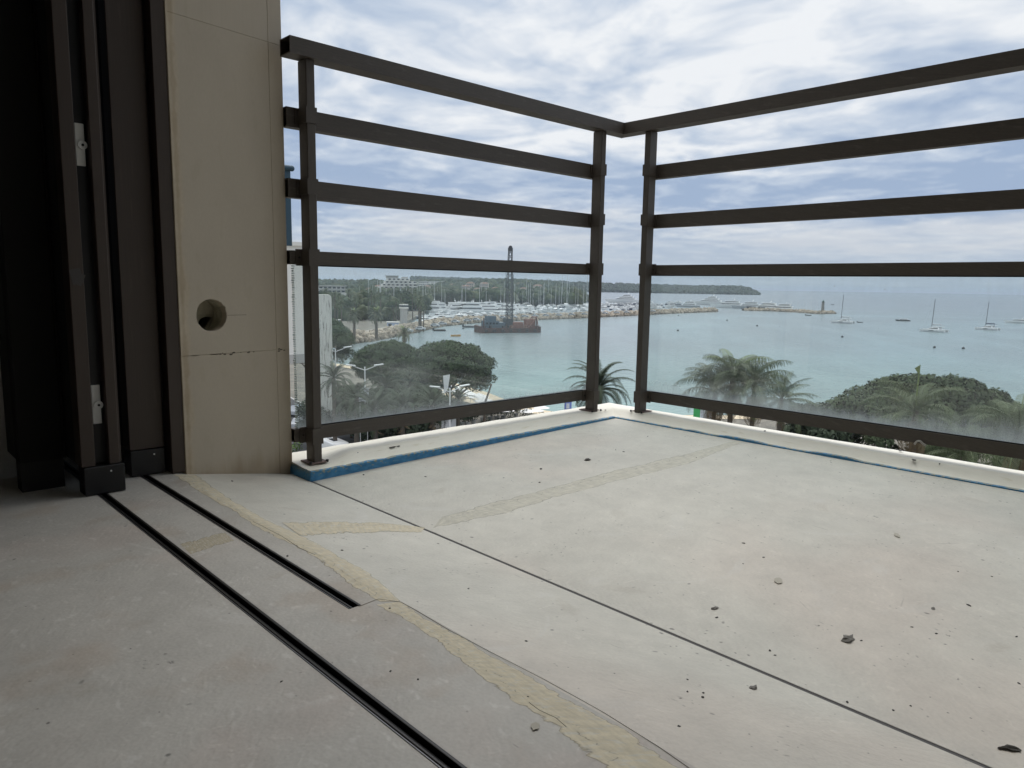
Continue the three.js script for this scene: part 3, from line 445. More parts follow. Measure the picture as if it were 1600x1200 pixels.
// ------------------------------------------------------------------ debris on the floor
{
  const dark = mat([0.075, 0.07, 0.062], 0.95), grey = mat([0.20, 0.19, 0.17], 0.95), white = mat([0.72, 0.71, 0.69], 0.9);
  const lump = (s, e, k) => { const g = new THREE.IcosahedronGeometry(1, 1), p = g.attributes.position; for (let i = 0; i < p.count; i++) { const n = 1 + noise(p.getX(i) * 2.3 + k, p.getY(i) * 2.3 + p.getZ(i) * 1.9 + k) * 0.95; p.setXYZ(i, p.getX(i) * n * s * e, Math.max(-0.3, p.getY(i) * n) * s * 0.62, p.getZ(i) * n * s); } g.computeVertexNormals(); return g; };
  const put = (px, py, s, e, m, turn, label, category, group, name) => { const p = onFloor(px, py), o = mesh(name, lump(s, e, px), m); o.position.copy(p); o.position.y += s * 0.15; o.rotation.y = turn; tag(o, label, category, group); };
  put(1325, 1000, 0.0072, 1.6, grey, -0.3, 'largest grey mortar lump on the right of the terrace floor', 'mortar lump', null, 'mortar_lump');
  put(1577, 1171, 0.0045, 2.6, dark, -0.9, 'dark elongated mortar lump at the bottom right corner of the terrace', 'mortar lump', null, 'mortar_lump');
  put(918, 719, 0.007, 1.5, dark, 0.1, 'dark flat mortar lump on the far terrace floor before the corner posts', 'mortar lump', null, 'mortar_lump');
  put(1177, 1076, 0.0036, 1.7, grey, -0.2, 'grey mortar lump on the threshold just before the joint strip', 'mortar lump', null, 'mortar_lump');
  put(316, 738, 0.0125, 1.4, white, 0.2, 'white plaster crumb at the foot of the pillar', 'plaster crumb', null, 'plaster_crumb');
  put(1117, 951, 0.0034, 2.0, grey, -0.3, 'crumbled grey mortar lump beside the joint strip mid terrace', 'mortar lump', null, 'mortar_lump');
  put(1458, 951, 0.0026, 2.0, grey, 0.3, 'flat broken grey mortar lump right of the largest lump', 'mortar lump', null, 'mortar_lump');
  seed(66);
  for (const [px, py, s] of [[845, 733, 5.5], [843, 754, 4], [974, 706, 4], [1012, 682, 3], [962, 703, 2.6], [1088, 715, 3], [1162, 849, 3], [1193, 871, 3], [1514, 946, 3.4], [1463, 990, 2.6], [1203, 1017, 3], [1211, 1024, 2], [1098, 1090, 3], [1099, 1083, 2.6], [1550, 901, 2.3], [1497, 893, 2.3], [1396, 1110, 2.4], [1423, 1103, 2.2], [1588, 995, 2.6], [1120, 965, 3], [1324, 1097, 2.6], [1425, 980, 2.4], [1592, 1068, 2.3], [534, 860, 3], [449, 869, 2.8], [732, 920, 2.6], [609, 951, 2.6], [653, 1062, 2.4], [1061, 1135, 2.6], [822, 1002, 2], [568, 742, 4], [665, 745, 3], [1074, 1062, 2], [1346, 1001, 2.4], [1161, 881, 2], [610, 1049, 2], [825, 1089, 2], [440, 1065, 2], [1074, 1081, 2.2], [363, 752, 4.4]])
    put(px, py, s * 0.00058, rr(1, 2), dark, rr(0, 3), px > 1000 ? 'tiny dark mortar crumb scattered on the terrace floor' : 'tiny dark mortar crumb scattered on the floor left of the terrace', 'crumb', px > 1000 ? 'mortar crumbs on the terrace' : 'mortar crumbs by the threshold', 'mortar_crumb');
  // dried scraps of the tan sealant
  for (const [px, py, a, b] of [[1216, 908, 0.014, 0.006], [1402, 837, 0.012, 0.005], [836, 1136, 0.007, 0.004]]) {
    const p = onFloor(px, py), n = 18, s = new THREE.Shape(); for (let i = 0; i <= n; i++) { const q = i / n * 6.283, r = 1 + noise(Math.cos(q) * 1.2 + px, Math.sin(q) * 1.2) * 0.45; i ? s.lineTo(Math.cos(q) * a * r, Math.sin(q) * b * r) : s.moveTo(a * r, 0); }
    const o = mesh('sealant_smear', new THREE.ExtrudeGeometry(s, { depth: 0.0008, bevelEnabled: false }).rotateX(-Math.PI / 2), mat([0.44, 0.41, 0.34], 0.85)); o.position.copy(p); o.position.y += 0.0008; o.rotation.y = 0.5;
    tag(o, px === 1216 ? 'tan sealant smear in the middle of the terrace floor' : px === 1402 ? 'small olive sealant smear toward the right kerb' : 'brown sealant flake beside the tan band in the foreground', 'sealant smear');
  }
}

// ------------------------------------------------------------------ far setting: sea, land, hills
const SEA = -22, LAND = -20.2;
const onSea = (px, py) => onY(px, py, SEA), onLand = (px, py) => onY(px, py, LAND);
const dirOf = (px) => { const d = ray(px, 455); d.y = 0; return d.normalize(); };
const polar = (px, dist, y) => dirOf(px).multiplyScalar(dist).setY(y);   // px: bearing, dist: metres from the viewer
{
  const bump = tex(1024, 1024, (x, y, o) => { const v = 0.5 + fbm(x / 1024 * 18, y / 1024 * 40, 5, 0.55) * 0.45; o[0] = o[1] = o[2] = v * 255; }, { repeat: true });
  bump.wrapS = bump.wrapT = THREE.MirroredRepeatWrapping; const bm = bump; 
  // patches of wind and weed on the water, drawn out along the shore
  const wind = tex(1024, 1024, (x, y, o) => { const X = x / 1024, Y = y / 1024, u = X * 0.8 + Y * 0.6, v = -X * 0.6 + Y * 0.8, a = fbm(u * 5, v * 26, 5, 0.55), b = fbm(u * 3 + 8, v * 7 + 2, 4), c = fbm(X * 60, Y * 60, 3), k = 214 * (1 + a * 0.10 + b * 0.13 + c * 0.05); o[0] = k * (1 - b * 0.05); o[1] = k; o[2] = k; }, { srgb: true }); wind.wrapS = wind.wrapT = THREE.MirroredRepeatWrapping; wind.repeat.set(60 / 520, 60 / 520);
  const cols = [], P = [], ix = [], uv = [], R = [20, 60, 100, 130, 160, 200, 250, 310, 390, 480, 600, 760, 960, 1250, 1700, 2400, 3600, 6000, 9200], NA = 144;
  const shallow = [0.30, 0.45, 0.405], mid = [0.285, 0.365, 0.375], deep = [0.25, 0.29, 0.325];
  R.forEach((r, j) => { for (let i = 0; i <= NA; i++) {
    const a = i / NA * 2 * Math.PI, x = Math.cos(a) * r, z = Math.sin(a) * r; P.push(x, SEA, z); uv.push(x / 60, z / 60);
    const n = fbm(x / 260 + 3, z / 90, 3) * 0.35 + fbm(x / 900, z / 900, 3) * 0.4, t = clamp(smoothstep(r, 110, 330) + n * 0.35, 0, 1), d = clamp(smoothstep(r, 260, 1300) + n * 0.3, 0, 1);
    for (let c = 0; c < 3; c++) cols.push(lerp(lerp(shallow[c], mid[c], t), deep[c], d));
  } });
  for (let j = 0; j < R.length - 1; j++) for (let i = 0; i < NA; i++) { const a = j * (NA + 1) + i; ix.push(a, a + NA + 1, a + 1, a + 1, a + NA + 1, a + NA + 2); }
  P.push(0, SEA, 0); cols.push(...shallow); uv.push(0, 0); for (let i = 0; i < NA; i++) ix.push(R.length * (NA + 1), i, i + 1);
  const g = new THREE.BufferGeometry(); g.setAttribute('position', new THREE.Float32BufferAttribute(P, 3)); g.setAttribute('color', new THREE.Float32BufferAttribute(cols, 3)); g.setAttribute('uv', new THREE.Float32BufferAttribute(uv, 2)); g.setIndex(ix); g.computeVertexNormals();
  struct('sea', g, mat([1, 1, 1], 0.24, { vertexColors: true, map: wind, bumpMap: bm, bumpScale: 0.5, side: THREE.DoubleSide }), 'calm grey turquoise sea of the bay');
}
// shore of the town: outlines in plan (x, z)
const flatShape = (pts) => { const s = new THREE.Shape(); pts.forEach((p, i) => (i ? s.lineTo(p.x, -p.z) : s.moveTo(p.x, -p.z))); return s; };
const groundMat = mat([1, 1, 1], 0.95, { map: tex(512, 512, (x, y, o) => { const a = fbm(x / 60, y / 60, 5), b = fbm(x / 9, y / 9, 3); o[0] = 118 + a * 42 + b * 20; o[1] = 114 + a * 38 + b * 20; o[2] = 104 + a * 32 + b * 18; }, { srgb: true, repeat: true }) });
const sandMat = mat([1, 1, 1], 0.95, { map: tex(512, 512, (x, y, o) => { const a = fbm(x / 50, y / 50, 5), b = fbm(x / 6, y / 6, 3); o[0] = 206 + a * 26 + b * 14; o[1] = 190 + a * 26 + b * 14; o[2] = 162 + a * 26 + b * 14; }, { srgb: true, repeat: true }) });
const rockMat = mat([1, 1, 1], 0.95, { map: tex(256, 256, (x, y, o) => { const a = fbm(x / 22, y / 22, 5), b = fbm(x / 5, y / 5, 3); o[0] = 176 + a * 46 + b * 22; o[1] = 154 + a * 44 + b * 22; o[2] = 124 + a * 40 + b * 20; }, { srgb: true, repeat: true }) });
const coast = [[2600, 655], [1600, 652], [1200, 650], [1000, 649], [900, 648], [850, 642], [800, 630], [760, 614], [700, 596], [620, 582], [560, 572], [500, 566], [460, 562], [440, 556], [470, 549], [520, 543], [556, 536], [600, 529], [640, 521], [668, 513]].map(([x, y]) => onSea(x, y));
const worldUV = (g, s) => { const p = g.attributes.position, uv = []; for (let i = 0; i < p.count; i++) uv.push(p.getX(i) / s, p.getZ(i) / s); g.setAttribute('uv', new THREE.Float32BufferAttribute(uv, 2)); return g; };
{
  const inner = coast.map((p, i) => { const a = coast[Math.max(0, i - 1)], b = coast[Math.min(coast.length - 1, i + 1)], t = b.clone().sub(a).setY(0).normalize(); return p.clone().add(V(-t.z, 0, t.x).multiplyScalar(-13)); });
  const outline = [...inner, polar(690, 820, 0), polar(560, 900, 0), polar(300, 900, 0), V(-700, 0, -300), V(-700, 0, 300), V(200, 0, 260)];
  const land = new THREE.ExtrudeGeometry(flatShape(outline), { depth: 3, bevelEnabled: false }); land.rotateX(-Math.PI / 2); land.translate(0, LAND - 3, 0);
  struct('ground', worldUV(land, 24), groundMat, 'ground of the town and promenade behind the beach');
  const P = []; for (let i = 0; i < coast.length - 1; i++) { const q = (p, d, y) => p.clone().setY(y); const o0 = coast[i].clone().lerp(inner[i], -0.18).setY(SEA - 0.25), o1 = coast[i + 1].clone().lerp(inner[i + 1], -0.18).setY(SEA - 0.25), i0 = inner[i].clone().setY(LAND + 0.05), i1 = inner[i + 1].clone().setY(LAND + 0.05); quad(P, o0, o1, i1, i0); }
  const sandEnd = 14; struct('beach', worldUV(fromTris(P.slice(0, sandEnd * 18)), 14), sandMat, 'pale sand beach along the shore');
  struct('rocky_shore', worldUV(fromTris(P.slice(sandEnd * 18)), 9), rockMat, 'bare rocky shore at the root of the breakwater');
}
// rocks: several lumps shared by every rock of the breakwaters
const rockGeo = (k) => { const g = mergeVertices(new THREE.IcosahedronGeometry(1, 1).deleteAttribute('uv').deleteAttribute('normal')), p = g.attributes.position; for (let i = 0; i < p.count; i++) { const n = 1 + noise(p.getX(i) * 1.3 + k * 9, p.getY(i) * 1.3 - p.getZ(i) + k) * 0.5; p.setXYZ(i, p.getX(i) * n, p.getY(i) * n * 0.75, p.getZ(i) * n); } const o = g.toNonIndexed(); o.computeVertexNormals(); return o; };
function breakwater(name, line, width, top, label, nRocks) {   // line: points at the waterline facing the viewer
  const t = thing(name, label, 'breakwater'); t.userData.kind = 'structure';
  const back = line.map((p, i) => { const a = line[Math.max(0, i - 1)], b = line[Math.min(line.length - 1, i + 1)], d = b.clone().sub(a).setY(0).normalize(); let n = V(d.z, 0, -d.x); if (n.dot(p) < 0) n.negate(); return n; });
  const P = [], Q = []; const L = (i, w, y) => line[i].clone().addScaledVector(back[i], w).setY(y);
  for (let i = 0; i < line.length - 1; i++) { quad(P, L(i, 0, SEA - 1), L(i + 1, 0, SEA - 1), L(i + 1, 4, SEA + top - 0.5), L(i, 4, SEA + top - 0.5)); quad(P, L(i, width, SEA - 1), L(i, width - 2, SEA + top - 0.6), L(i + 1, width - 2, SEA + top - 0.6), L(i + 1, width, SEA - 1)); quad(Q, L(i, 4, SEA + top - 0.5), L(i + 1, 4, SEA + top - 0.5), L(i + 1, width - 2, SEA + top - 0.6), L(i, width - 2, SEA + top - 0.6)); }
  mesh('bank', worldUV(fromTris(P), 9), rockMat, t); mesh('roadway', worldUV(fromTris(Q), 9), mat([0.36, 0.32, 0.27], 0.95), t);
  const lens = []; let tot = 0; for (let i = 0; i < line.length - 1; i++) { const d = line[i].distanceTo(line[i + 1]); lens.push(d); tot += d; }
  const im = new THREE.InstancedMesh(rockGeo(name.length), mat([1, 1, 1], 0.95), nRocks), m = new THREE.Matrix4(), q = new THREE.Quaternion(), c = new THREE.Color();
  for (let n = 0; n < nRocks; n++) {
    let s = rnd() * tot, i = 0; while (i < lens.length - 1 && s > lens[i]) s -= lens[i++];
    const f = clamp(s / lens[i], 0, 1), u = rnd() * 5.0, p = line[i].clone().lerp(line[i + 1], f).addScaledVector(back[i].clone().lerp(back[i + 1], f), u - 0.6).setY(SEA + lerp(-0.2, top - 0.3, clamp(u / 4.2, 0, 1)) + rr(-0.2, 0.3));
    q.setFromEuler(new THREE.Euler(rr(0, 6), rr(0, 6), rr(0, 6))); const sc = rr(0.5, 1.35); im.setMatrixAt(n, m.compose(p, q, V(sc * rr(0.8, 1.3), sc, sc))); const b = rr(0.6, 1.15), wet = u < 0.9 ? 0.55 : 1; im.setColorAt(n, c.setRGB(0.44 * b * wet, 0.375 * b * wet, 0.295 * b * wet));
  }
  im.name = 'rocks'; stuff(im); t.add(im); return t;
}
seed(90);
const bwA = [[556, 537], [600, 529.5], [640, 521], [690, 510], [740, 505], [800, 501.5], [850, 499.5], [925, 496.5], [1010, 492], [1060, 489.5], [1122, 487]].map(([x, y]) => onSea(x, y));
const bwB = [[1165, 485.5], [1200, 486], [1245, 488], [1275, 490.5], [1306, 490.2]].map(([x, y]) => onSea(x, y));
breakwater('breakwater', bwA, 13, 3.2, 'long rubble breakwater in front of the marina', 2600);
breakwater('outer_mole', bwB, 12, 2.2, 'low outer mole carrying the small lighthouse', 900);

// hills: a height field by bearing and distance, with woods on it
const interp = (T, x) => { if (x <= T[0][0]) return T[0][1]; for (let i = 1; i < T.length; i++) if (x <= T[i][0]) return lerp(T[i - 1][1], T[i][1], (x - T[i - 1][0]) / (T[i][0] - T[i - 1][0])); return T[T.length - 1][1]; };
const HILL = [[300, 3], [470, 3], [540, 4], [600, 5], [660, 7], [720, 9], [800, 12], [850, 9], [885, 4], [905, -8], [925, -21]];
const hillY = (px, d) => { const s = smoothstep(d, 780, 1750), h = interp(HILL, px); return lerp(LAND - 0.5, h - 9, s) + fbm(px / 30, d / 260, 4) * 3 * s - smoothstep(px, 860, 925) * 3 * (1 - s); };
struct('hills', grid(90, 26, (u, v) => { const px = lerp(260, 925, u), d = lerp(760, 2100, v); const p = polar(px, d, 0); p.y = v === 1 ? SEA - 2 : hillY(px, d); return p; }), mat([0.10, 0.105, 0.065], 0.95), 'wooded hill of the town behind the marina');
const CAPE = [[640, 22], [700, 20], [800, 18], [870, 14], [925, 9], [1000, 6], [1060, 4], [1090, 3.4], [1108, 4], [1150, 4.4], [1170, 1], [1183, -8], [1190, -22.5]];
const capeY = (px, v) => { const top = interp(CAPE, px) - 7; return lerp(SEA - 0.5, top, Math.sin(Math.min(1, v * 1.6) * Math.PI / 2)) + fbm(px / 12, v * 4, 3) * 2.2 * v; };
const capeD = (v) => lerp(2640, 3100, v);
struct('headland', grid(120, 10, (u, v) => { const px = lerp(640, 1191, u), p = polar(px, capeD(v), 0); p.y = v > 0.95 ? SEA - 2 : capeY(px, v); return p; }), mat([0.085, 0.095, 0.06], 0.95), 'low wooded headland on the horizon');
const blob = (k) => { const g = mergeVertices(new THREE.IcosahedronGeometry(1, 2).deleteAttribute('uv').deleteAttribute('normal')), p = g.attributes.position; for (let i = 0; i < p.count; i++) { const n = 1 + noise(p.getX(i) * 2.1 + k * 5, p.getY(i) * 2.1 + p.getZ(i) * 1.7) * 0.55 + noise(p.getX(i) * 5 + k, p.getZ(i) * 5 - p.getY(i) * 4) * 0.3; p.setXYZ(i, p.getX(i) * n, p.getY(i) * n, p.getZ(i) * n); } g.computeVertexNormals(); return g; };
function wood(name, n, spot, label, greens) {
  const t = thing(name, label, 'wood'); t.userData.kind = 'stuff';
  for (let k = 0; k < 3; k++) {
    const cnt = Math.ceil(n / 3), im = new THREE.InstancedMesh(blob(k + name.length), mat([1, 1, 1], 0.95), cnt), m = new THREE.Matrix4(), q = new THREE.Quaternion(), c = new THREE.Color();
    for (let i = 0; i < cnt; i++) { const [p, s, tall] = spot(); q.setFromEuler(new THREE.Euler(rr(-0.2, 0.2), rr(0, 6), rr(-0.2, 0.2))); im.setMatrixAt(i, m.compose(p, q, V(s, s * tall, s))); const g = greens[Math.floor(rnd() * greens.length)], b = rr(0.65, 1.3); im.setColorAt(i, c.setRGB(g[0] * b, g[1] * b, g[2] * b)); }
    im.name = 'tree_crowns'; im.castShadow = true; stuff(im); t.add(im);
  }
}
seed(120);
const GREENS = [[0.045, 0.062, 0.030], [0.055, 0.075, 0.035], [0.036, 0.055, 0.030], [0.07, 0.082, 0.04]];
wood('hill_wood', 5200, () => { const px = rr(300, 915), d = 800 + 1000 * Math.pow(rnd(), 0.8), p = polar(px, d, 0), s = rr(3, 6.2); p.y = hillY(px, d) + s * 0.7; return [p, s, rr(0.7, 1.4)]; }, 'dense dark green wood covering the hill behind the marina', GREENS);
wood('headland_wood', 3600, () => { const px = rr(642, 1187), v = Math.pow(rnd(), 1.4) * 0.9, p = polar(px, capeD(v), 0), s = rr(4, 8) * (px > 1172 ? 0.6 : 1); p.y = capeY(px, v) + s * 0.6; return [p, s, rr(0.7, 1.15)]; }, 'dark pine wood covering the low headland on the horizon', [[0.035, 0.05, 0.03], [0.042, 0.058, 0.034], [0.03, 0.045, 0.028]]);
wood('shore_wood', 900, () => { const px = rr(470, 905), d = rr(700, 830) + (px > 760 ? 60 : 0), p = polar(px, d, 0), s = rr(2.6, 5.6); p.y = LAND + s * rr(0.8, 2.0); return [p, s, rr(0.8, 1.3)]; }, 'belt of dark trees along the shore just behind the marina', GREENS);

wood('grove_wood', 900, () => { const px = rr(478, 672) , d = rr(px > 630 ? 540 : 400, 760), p = polar(px, d, 0), s = rr(1.6, 3.6); p.y = LAND + s * rr(0.6, 1.7) + (d > 450 ? rr(0, 3) : 0); return [p, s, rr(0.8, 1.4)]; }, 'dark grove of mixed trees between the rocky shore and the hotel', GREENS);

// ------------------------------------------------------------------ trees and palms
const barkMat = mat([0.11, 0.085, 0.062], 0.95), palmBark = mat([0.11, 0.092, 0.074], 0.95), leafOlive = mat([0.080, 0.105, 0.042], 0.7), leafGrey = mat([0.115, 0.13, 0.075], 0.7), leafDark = mat([0.036, 0.054, 0.026], 0.8), pineMat = mat([0.038, 0.066, 0.024], 0.9), deadLeaf = mat([0.17, 0.125, 0.07], 0.9), leafBright = mat([0.15, 0.19, 0.06], 0.7);
// a crown of many small leaf tufts on overlapping clumps
function leafCrown(n, clump, size, s0) {
  seed(s0); const P = [], N = [], clumps = []; for (let i = 0; i < n.clumps; i++) clumps.push(clump(i / n.clumps));
  const a = V(), b = V(), q = V(), o = V(), axis = V();
  for (const [c, r, sq] of clumps) for (let i = 0; i < n.leaves; i++) {
    o.set(rr(-1, 1), rr(-1, 1), rr(-1, 1)); if (o.lengthSq() > 1 || o.lengthSq() < 0.02) { i--; continue; } o.normalize(); if (o.y < -0.25 && rnd() < 0.55) o.y *= -1;
    const rad_ = r * (rnd() < 0.75 ? rr(0.8, 1.08) : rr(0.35, 0.9)); q.set(c.x + o.x * rad_, c.y + o.y * rad_ * sq, c.z + o.z * rad_);
    axis.set(rr(-1, 1), rr(-0.6, 1), rr(-1, 1)).normalize(); a.crossVectors(axis, o).normalize().multiplyScalar(size * rr(0.5, 1.1)); b.copy(axis).multiplyScalar(size * rr(0.6, 1.2));
    const nx = o.x * 0.85 + axis.x * 0.15, ny = o.y * 0.85 + 0.25, nz = o.z * 0.85 + axis.z * 0.15, l = Math.hypot(nx, ny, nz);
    P.push(q.x - a.x, q.y - a.y, q.z - a.z, q.x + a.x, q.y + a.y, q.z + a.z, q.x + b.x, q.y + b.y, q.z + b.z); P.push(q.x - a.x * 0.6 - b.x * 0.3, q.y - a.y * 0.6 - b.y * 0.3, q.z - a.z * 0.6 - b.z * 0.3, q.x + a.x * 0.7 - b.x * 0.5, q.y + a.y * 0.7 - b.y * 0.5, q.z + a.z * 0.7 - b.z * 0.5, q.x + a.y, q.y + a.z, q.z + a.x);
    for (let k = 0; k < 6; k++) N.push(nx / l, ny / l, nz / l);
  }
  return fromTris(P, null, N);
}
function trunkTree(h, r, limbs, s0) { seed(s0); const g = [], top = V(rr(-0.3, 0.3), h, rr(-0.3, 0.3)), mid = V(top.x * 0.4 + rr(-0.2, 0.2), h * 0.55, top.z * 0.4); g.push(rod(V(0, -0.5, 0), mid, r, r * 0.8, 8), rod(mid, top, r * 0.8, r * 0.55, 8)); for (const l of limbs) { const from = mid.clone().lerp(top, rr(0.1, 1)), k = from.clone().lerp(l, 0.5).add(V(0, -0.35, 0)); g.push(rod(from, k, r * 0.42, r * 0.3, 6), rod(k, l, r * 0.3, r * 0.12, 6)); } return g; }
function umbrellaPine(label, W, H, trunkH, s0) {   // flat-bottomed dome on a bare trunk
  const t = thing('umbrella_pine', label, 'pine tree'); const limbs = [];
  const crown = leafCrown({ clumps: 180, leaves: 280 }, (f) => { const a = f * 6.283 * 13.09, r = Math.sqrt(rnd()) * W * 0.45, e = r / (W * 0.5), y = trunkH + H * (0.1 + 0.74 * Math.sqrt(Math.max(0, 1 - e * e)) * (rnd() < 0.55 ? 1 : rnd())) + rr(-0.2, 0.2); const c = V(Math.cos(a) * r, y, Math.sin(a) * r); if (Math.floor(f * 180) % 17 === 0) limbs.push(c.clone().setY(Math.min(c.y, trunkH + H * 0.4))); return [c, rr(0.95, 1.5) * W / 13, 0.72]; }, 0.2 * W / 13, s0);
  mesh('crown', crown, pineMat, t); mesh('trunk', trunkTree(trunkH, 0.3, limbs, s0 + 1), barkMat, t); return t;
}
// one leaf of a feather palm: midrib rising at a0 and bending down, with paired leaflets
function featherFrond(L, a0, bend, leaflet, pairs, hang, s0, width = 0.03) {
  seed(s0); const P = [], pts = []; let x = 0, y = 0; const n = 14;
  for (let i = 0; i <= n; i++) { pts.push([x, y]); const a = a0 - bend * Math.pow((i + 0.5) / n, 1.3); x += Math.cos(a) * L / n; y += Math.sin(a) * L / n; }
  for (let i = 0; i < n; i++) { const w0 = width * (1 - i / n) + 0.006, w1 = width * (1 - (i + 1) / n) + 0.006, [x0, y0] = pts[i], [x1, y1] = pts[i + 1]; quad(P, V(x0, y0, -w0), V(x0, y0, w0), V(x1, y1, w1), V(x1, y1, -w1)); quad(P, V(x0, y0, -w0), V(x1, y1, -w1), V(x1, y1 - w1 * 1.2, 0), V(x0, y0 - w0 * 1.2, 0)); }
  for (let i = 0; i < pairs; i++) {
    const t = 0.12 + 0.88 * i / pairs, k = t * n, j = Math.min(n - 1, Math.floor(k)), f = k - j, bx = lerp(pts[j][0], pts[j + 1][0], f), by = lerp(pts[j][1], pts[j + 1][1], f), tx = pts[j + 1][0] - pts[j][0], ty = pts[j + 1][1] - pts[j][1], tl = Math.hypot(tx, ty), len = leaflet * Math.pow(Math.sin(Math.PI * Math.min(1, 0.18 + t * 0.8)), 0.7) * rr(0.85, 1.1);
    for (const s of [-1, 1]) {
      const fx = tx / tl * rr(0.5, 0.75), fy = ty / tl * 0.6, m = V(bx + fx * len * 0.5, by + fy * len * 0.5 + 0.1 * len - hang * len * 0.25, s * len * 0.42), e = V(bx + fx * len * 0.85, by + fy * len * 0.8 - hang * len * rr(0.7, 1), s * len * (0.8 - hang * 0.35)), w = len * 0.014 + 0.006, ux = tx / tl * w, uy = ty / tl * w;
      P.push(bx - ux, by - uy, 0, bx + ux, by + uy, 0, m.x + ux, m.y + uy, m.z, bx - ux, by - uy, 0, m.x + ux, m.y + uy, m.z, m.x - ux, m.y - uy, m.z, m.x - ux, m.y - uy, m.z, m.x + ux, m.y + uy, m.z, e.x, e.y, e.z);
    }
  }
  return fromTris(P);
}
function palmTrunk(h, r, s0) { const n = Math.max(8, Math.ceil(h * 2.2)), g = []; seed(s0); const bend = rr(-0.25, 0.25); return mergeVertices(grid(10, n, (u, v) => { const a = u * 6.2832, k = r * (1.15 - 0.35 * v + (v < 0.06 ? 0.4 * (1 - v / 0.06) : 0)) * (1 + 0.06 * Math.sin(v * n * 3.1)); return V(Math.cos(a) * k + bend * v * v, -h * (1 - v), Math.sin(a) * k); })); }
const FEATHER = [1.25, 1.0, 0.75, 0.5, 0.25, 0.0, -0.3].map((a, i) => featherFrond(3.0, a, 1.15 + i * 0.05, 0.62, 44, 0.55, 300 + i));
const QUEEN = [1.3, 1.05, 0.8, 0.5, 0.2].map((a, i) => featherFrond(3.3, a, 1.75 + i * 0.06, 0.8, 38, 1.0, 330 + i, 0.045));
const DATE = [1.35, 1.1, 0.85, 0.6, 0.35, 0.1, -0.25].map((a, i) => featherFrond(2.9, a, 1.5 + i * 0.08, 0.5, 70, 0.3, 360 + i, 0.045));
// a palm stands at the base of its crown: the group is placed at crown height, its trunk goes down to the ground
function palm(name, label, kinds, count, trunkH, leaf, s0, { skirt = 0, r = 0.2, bright = 0, spike = false } = {}) {
  const t = thing(name, label, 'palm tree'); seed(s0);
  mesh('trunk', palmTrunk(trunkH, r, s0 + 3), palmBark, t);
  for (let i = 0; i < count; i++) { const f = mesh('frond', kinds[Math.min(kinds.length - 1, Math.floor((i / count) * kinds.length))], i < bright ? leafBright : leaf, t); f.rotation.set(rr(-0.12, 0.12), i * 2.39996 + rr(-0.25, 0.25), rr(-0.1, 0.12), 'YXZ'); f.scale.setScalar(rr(0.88, 1.12)); f.position.y = -0.35 * i / count; }
  for (let i = 0; i < skirt; i++) { const f = mesh('dead_frond', kinds[kinds.length - 1], deadLeaf, t); f.rotation.set(0, i * 2.39996, -0.75 - rr(0, 0.4), 'YXZ'); f.scale.setScalar(rr(0.6, 0.85)); f.position.y = -0.4 - rr(0, 0.8); }
  if (spike) { mesh('flower_spike', [rod(V(0, 0.2, 0), V(0.05, 2.55, 0.02), 0.06, 0.03, 6), fromTris([0.05, 2.5, 0.02, 0.42, 2.3, -0.36, 0.06, 1.95, 0.02, 0.05, 2.5, 0.02, 0.3, 2.42, -0.2, 0.06, 2.2, 0.03])], leafBright, t); }
  return t;
}
const groundH = (p) => p.y - LAND;
function plantPalm(px, py, depth, o) { const p = at(px, py, depth); o.position.copy(p); return o; }
{
  const P1 = at(1145, 588, 52), P2 = at(1222, 622, 56), P3 = at(936, 604, 50), P4 = at(1430, 640, 41), P5 = at(1592, 680, 33), P6 = at(1505, 705, 43);
  const h = (p) => p.y - LAND;
  const P1b = at(1116, 606, 53), P1c = at(1178, 600, 51);
  palm('feather_palm', 'tall shaggy feather palm, middle and highest of the clump right of the corner posts', QUEEN, 34, h(P1), leafGrey, 401, { skirt: 12, r: 0.2, bright: 4 }).position.copy(P1);
  palm('feather_palm', 'drooping feather palm at the left of the shaggy clump', QUEEN, 26, h(P1b), leafGrey, 412, { skirt: 10, r: 0.18 }).position.copy(P1b);
  palm('feather_palm', 'drooping feather palm at the right of the shaggy clump', QUEEN, 26, h(P1c), leafOlive, 414, { skirt: 10, r: 0.18 }).position.copy(P1c);
  palm('feather_palm', 'small arching feather palm between the shaggy palm and the big tree', FEATHER, 30, h(P2), leafOlive, 403, { skirt: 6, r: 0.18 });
  { const o = scene.children[scene.children.length - 1]; o.position.copy(P2); o.scale.set(1.1, 1, 1.1); }
  palm('date_palm', 'dark date palm showing between the two corner posts', DATE, 44, h(P3), leafDark, 405, { skirt: 8, r: 0.3 }).position.copy(P3);
  palm('feather_palm', 'spreading pale feather palm in front of the big tree, with an upright new leaf', QUEEN, 15, h(P4), leafOlive, 407, { skirt: 8, r: 0.2, spike: true }).position.copy(P4);
  palm('feather_palm', 'feather palm at the right edge in front of the big tree', QUEEN, 26, h(P5), leafOlive, 409, { skirt: 12, r: 0.2 }).position.copy(P5);
  palm('feather_palm', 'low feather palm just above the lower right rail', QUEEN, 22, h(P6), leafOlive, 411, { skirt: 12, r: 0.2 }).position.copy(P6);
  P2.x = P2.x;
  for (const [k, s] of [[P1, 1]]) void k;
}
